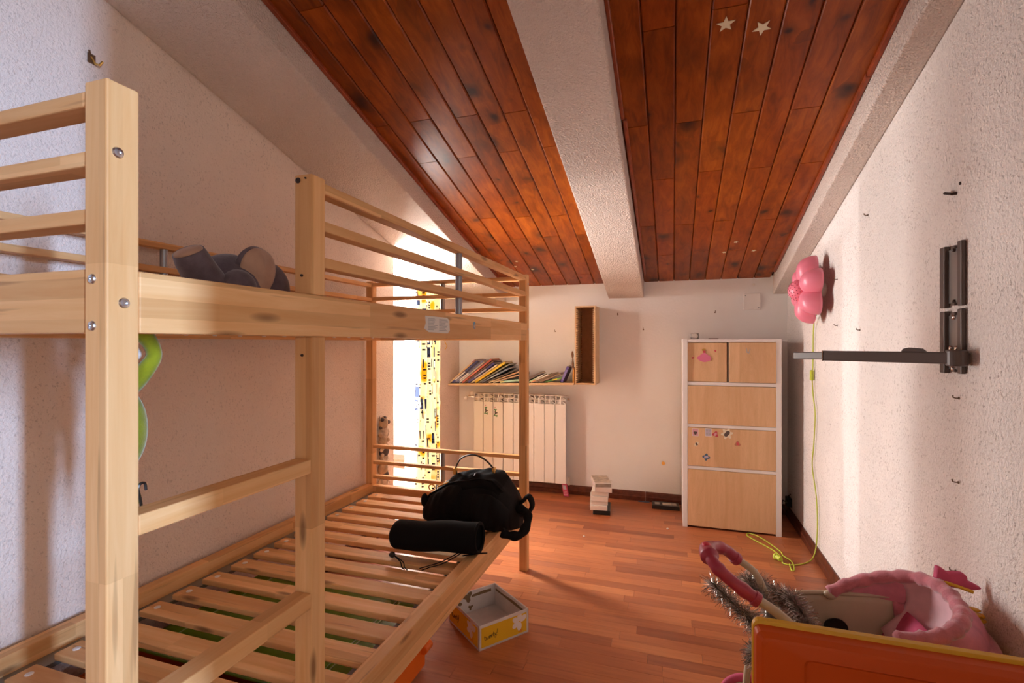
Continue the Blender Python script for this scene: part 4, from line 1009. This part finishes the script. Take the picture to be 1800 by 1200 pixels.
# tub: double-walled open shell
def tub(u, v, s_=1.0, dz=0):
    a = 2*PI*u; pw = lambda q, e: math.copysign(abs(q)**e, q)
    k = (.80 + .20*v)*s_
    x = .487 + .203*k*pw(math.cos(a), .55); y = 1.545 + .145*k*pw(math.sin(a), .6)
    return (x, y, .26 + dz + (.18 + .04*(x-.30)/.4)*v)
tb = obj('tub', B().grid(lambda u, v: tub(u, v), 48, 10, True).grid(lambda u, v: tub(u, 0, max(v, .02)), 48, 5, True), 'cream_plastic', sr, smooth=True, solid=.006)
obj('tub_rim', B().tube([tub(k/48, 1.0) for k in range(48)], .007, 8, True), 'cream_plastic', tb, smooth=True)
obj('tub_opening', B().prism(circ(.030, 24, 1.05, 1.0), (.455, 1.664, .365), (1,0,0), (0,-.15,1), (0,.004,0)), 'black_plastic', tb)
obj('hinge', B().ell((.445, 1.683, .452), (.018,.012,.014), None, 16, 10), 'cream_plastic', tb, smooth=True)
# hood: fabric between plush hoop and back rim
HR = [Vector(p) for p in ((.445,1.690,.455),(.503,1.692,.491),(.575,1.680,.525),(.640,1.640,.551),(.672,1.575,.557),(.675,1.510,.548),(.660,1.455,.540),(.622,1.412,.527),(.568,1.392,.510),(.500,1.385,.500))]
hoop = smooth_path(HR, 6)
nh = len(hoop)
hb = [Vector((.64 + .112*math.sin(PI*i/(nh-1))**.6, 1.690 - .300*i/(nh-1), .400 + .02*math.sin(PI*i/(nh-1)))) for i in range(nh)]
def hood(u, v):
    i = u*(nh-1); k = min(int(i), nh-2); f = i-k
    a = hoop[k].lerp(hoop[k+1], f); c = hb[k].lerp(hb[k+1], f)
    p = a.lerp(c, v); bulge = math.sin(PI*v)
    return p + Vector((.012*bulge, 0, .022*bulge)) + Vector((0, 0, .006*math.sin(u*26)*bulge))
hd = obj('hood', B().grid(hood, 60, 12), 'pink_satin', sr, smooth=True, solid=.003)
obj('hood_trim', B().tube(hoop, [.017 + .0022*math.sin(i*1.7) + .0015*math.sin(i*3.1) for i in range(nh)], 12), 'pink_plush', hd, smooth=True)
def lining(u, v):
    i = (.26+.66*u)*(nh-1); k = min(int(i), nh-2); f = i-k
    a = hoop[k].lerp(hoop[k+1], f); c = Vector((.565 + .02*u, 1.66 - .24*u, .385))
    p = a.lerp(c, v); return p + Vector((.045*math.sin(PI*v), 0, .010*math.sin(u*9+v*3)))
obj('hood_lining', B().grid(lining, 30, 12), 'pink_light', hd, smooth=True, solid=.003)
obj('seat_fabric', B().grid(lambda u, v: (.525+.10*v, 1.668-.25*u, .445-.150*(1-v)+.012*math.sin(u*PI)), 12, 8), 'pink_felt', sr, smooth=True, solid=.004)
obj('bumper', B().tube(smooth_path([(.60,1.68,.44),(.68,1.665,.445),(.722,1.61,.455),(.735,1.54,.460),(.722,1.465,.456),(.68,1.415,.45),(.60,1.395,.44)], 6), .021, 12), 'pink_plush', sr, smooth=True)
cr = [(0,0),(.03,-.004),(.06,-.004),(.084,.000),(.096,.008),(.080,.018),(.064,.026),(.060,.044),(.052,.050),(.036,.048),(.022,.044),(.006,.058),(-.004,.060),(-.002,.030)]
k_ = obj('crown', B().prism([(a, b_*.75) for a, b_ in cr], (.668,1.600,.556), (.93,-.25,.05), (.25,.12,.95), (-.004,.012,.004)), 'pink_felt', hd, bevel=.003)
obj('crown_band', B().tube([(.663,1.603,.560),(.690,1.592,.566),(.715,1.582,.562),(.738,1.578,.556)], .0045, 8), 'yellow_trim', k_, smooth=True)
# frame and wheels
for y in (1.44, 1.65):
    obj('frame_tube', B().tube(smooth_path([(.30,y,.42),(.24,y,.30),(.215,y,.18),(.22,y,.09)]), .010, 10), 'cream_plastic', sr, smooth=True)
    obj('frame_tube', B().tube(smooth_path([(.30,y,.40),(.42,y,.24),(.56,y,.14),(.64,y,.09)]), .010, 10), 'cream_plastic', sr, smooth=True)
    for x in (.22, .64):
        c = (x, y + (.035 if y > 1.5 else -.035), .085)
        w = obj('wheel', B().tube([(c[0]+.072*math.cos(t*PI/16), c[1], c[2]+.072*math.sin(t*PI/16)) for t in range(32)], .012, 8, True), 'pink_felt', sr, smooth=True)
        obj('rim', B().tube([(c[0]+.056*math.cos(t*PI/16), c[1], c[2]+.056*math.sin(t*PI/16)) for t in range(32)], .009, 8, True), 'cream_plastic', w, smooth=True)
        sp = B().cyl((c[0],c[1]-.014,c[2]), (c[0],c[1]+.014,c[2]), .012, 12)
        for t in range(6): sp.cyl(c, (c[0]+.055*math.cos(t*PI/3), c[1], c[2]+.055*math.sin(t*PI/3)), .004, 6)
        obj('hub', sp, 'cream_plastic', w)
for x in (.22, .64): obj('axle', B().cyl((x,1.42,.085),(x,1.67,.085), .006, 8), 'cream_plastic', sr)
# ------------------------------------------------------------------ tinsel garland
tn = thing('tinsel_garland', 'silver tinsel garland heaped over the stroller handle', 'tinsel', (.25, 1.52, .40))
path = smooth_path([(.115,1.60,.475),(.155,1.585,.445),(.205,1.57,.41),(.245,1.55,.375),(.275,1.55,.40),(.25,1.60,.455),(.215,1.64,.475),(.25,1.665,.47),(.30,1.63,.455),(.325,1.60,.465),(.345,1.57,.44),(.355,1.54,.405),(.34,1.50,.375),(.30,1.49,.36),(.25,1.50,.35),(.22,1.53,.33),(.235,1.55,.29)], 6)
obj('core', B().tube(path, .004, 6), 'tinsel_core', tn)
rg = random.Random(5); b = B()
for i in range(len(path)-1):
    for k in range(70):
        p = path[i].lerp(path[i+1], rg.random())
        d = Vector((rg.gauss(0,1), rg.gauss(0,1), rg.gauss(0,1))).normalized()
        t_ = d.orthogonal().normalized()*.0010; l_ = rg.uniform(.022, .046)
        b.add([p-t_, p+t_, p+d*l_+t_*.6+Vector((0,0,-.002)), p+d*l_-t_*.6+Vector((0,0,-.002))], [(0,1,2,3)])
tag(obj('strands', b, 'tinsel', tn), kind='stuff')
fw = thing('yellow_flower', 'crumpled yellow paper flower between stroller and stucco wall', 'flower', (.735, 1.571, .47))
for k in range(6):
    a = k*PI/3
    obj('petal', B().ell((.738+.012*math.cos(a), 1.575+.018*math.sin(a), .500+.008*math.sin(2*a)), (.011,.016,.004), Matrix.Rotation(a, 3, 'Z'), 10, 6), 'yellow_trim', fw, smooth=True)
obj('stem', B().cyl((.737,1.575,.498), (.728,1.572,.450), .003, 6), 'cord_green', fw)
# ------------------------------------------------------------------ orange bin lid standing upright
ol = thing('bin_lid', 'large orange plastic lid with yellow rim propped upright at the front', 'lid', (.45, 1.10, 0))
LX0, LX1, LZ1 = .157, .752, .632
def ring(x0, x1, z0, z1, y, r=.013, n=5):
    p = []
    for cx, cz, a0 in ((x1-r, z1-r, 0), (x0+r, z1-r, PI/2), (x0+r, z0+r, PI), (x1-r, z0+r, 1.5*PI)):
        for k in range(n): a = a0 + PI/2*k/(n-1); p.append(Vector((cx+r*math.cos(a), y, cz+r*math.sin(a))))
    return p
def loft(b, rs, cap0=False, cap1=True):
    n = len(rs[0]); off = len(b.v); b.v += [tuple(q) for r in rs for q in r]
    for i in range(len(rs)-1):
        for k in range(n):
            l = (k+1) % n; b.f.append((off+i*n+k, off+i*n+l, off+(i+1)*n+l, off+(i+1)*n+k))
    if cap1: b.f.append(tuple(off+(len(rs)-1)*n+k for k in range(n)))
    if cap0: b.f.append(tuple(off+k for k in range(n))[::-1])
    return b
b = loft(B(), [ring(LX0, LX1, .002, LZ1-.002, 1.1055), ring(LX0+.002, LX1-.002, .004, LZ1-.004, 1.085), ring(LX0+.010, LX1-.010, .010, LZ1-.010, 1.072), ring(LX0+.014, LX1-.014, .014, LZ1-.014, 1.070),
               ring(LX0+.082, LX1-.082, .08, LZ1-.036, 1.066, .012), ring(LX0+.088, LX1-.088, .088, LZ1-.042, 1.072, .010)], True, True)
obj('panel', b, 'orange_plastic', ol)
obj('rim', loft(B(), [ring(LX0-.002, LX1+.002, 0, LZ1+.006, 1.120, .016), ring(LX0-.0015, LX1+.0015, 0, LZ1+.005, 1.107, .015), ring(LX0, LX1, .002, LZ1-.002, 1.1055, .013)], True, False), 'yellow_plastic', ol, bevel=.001)
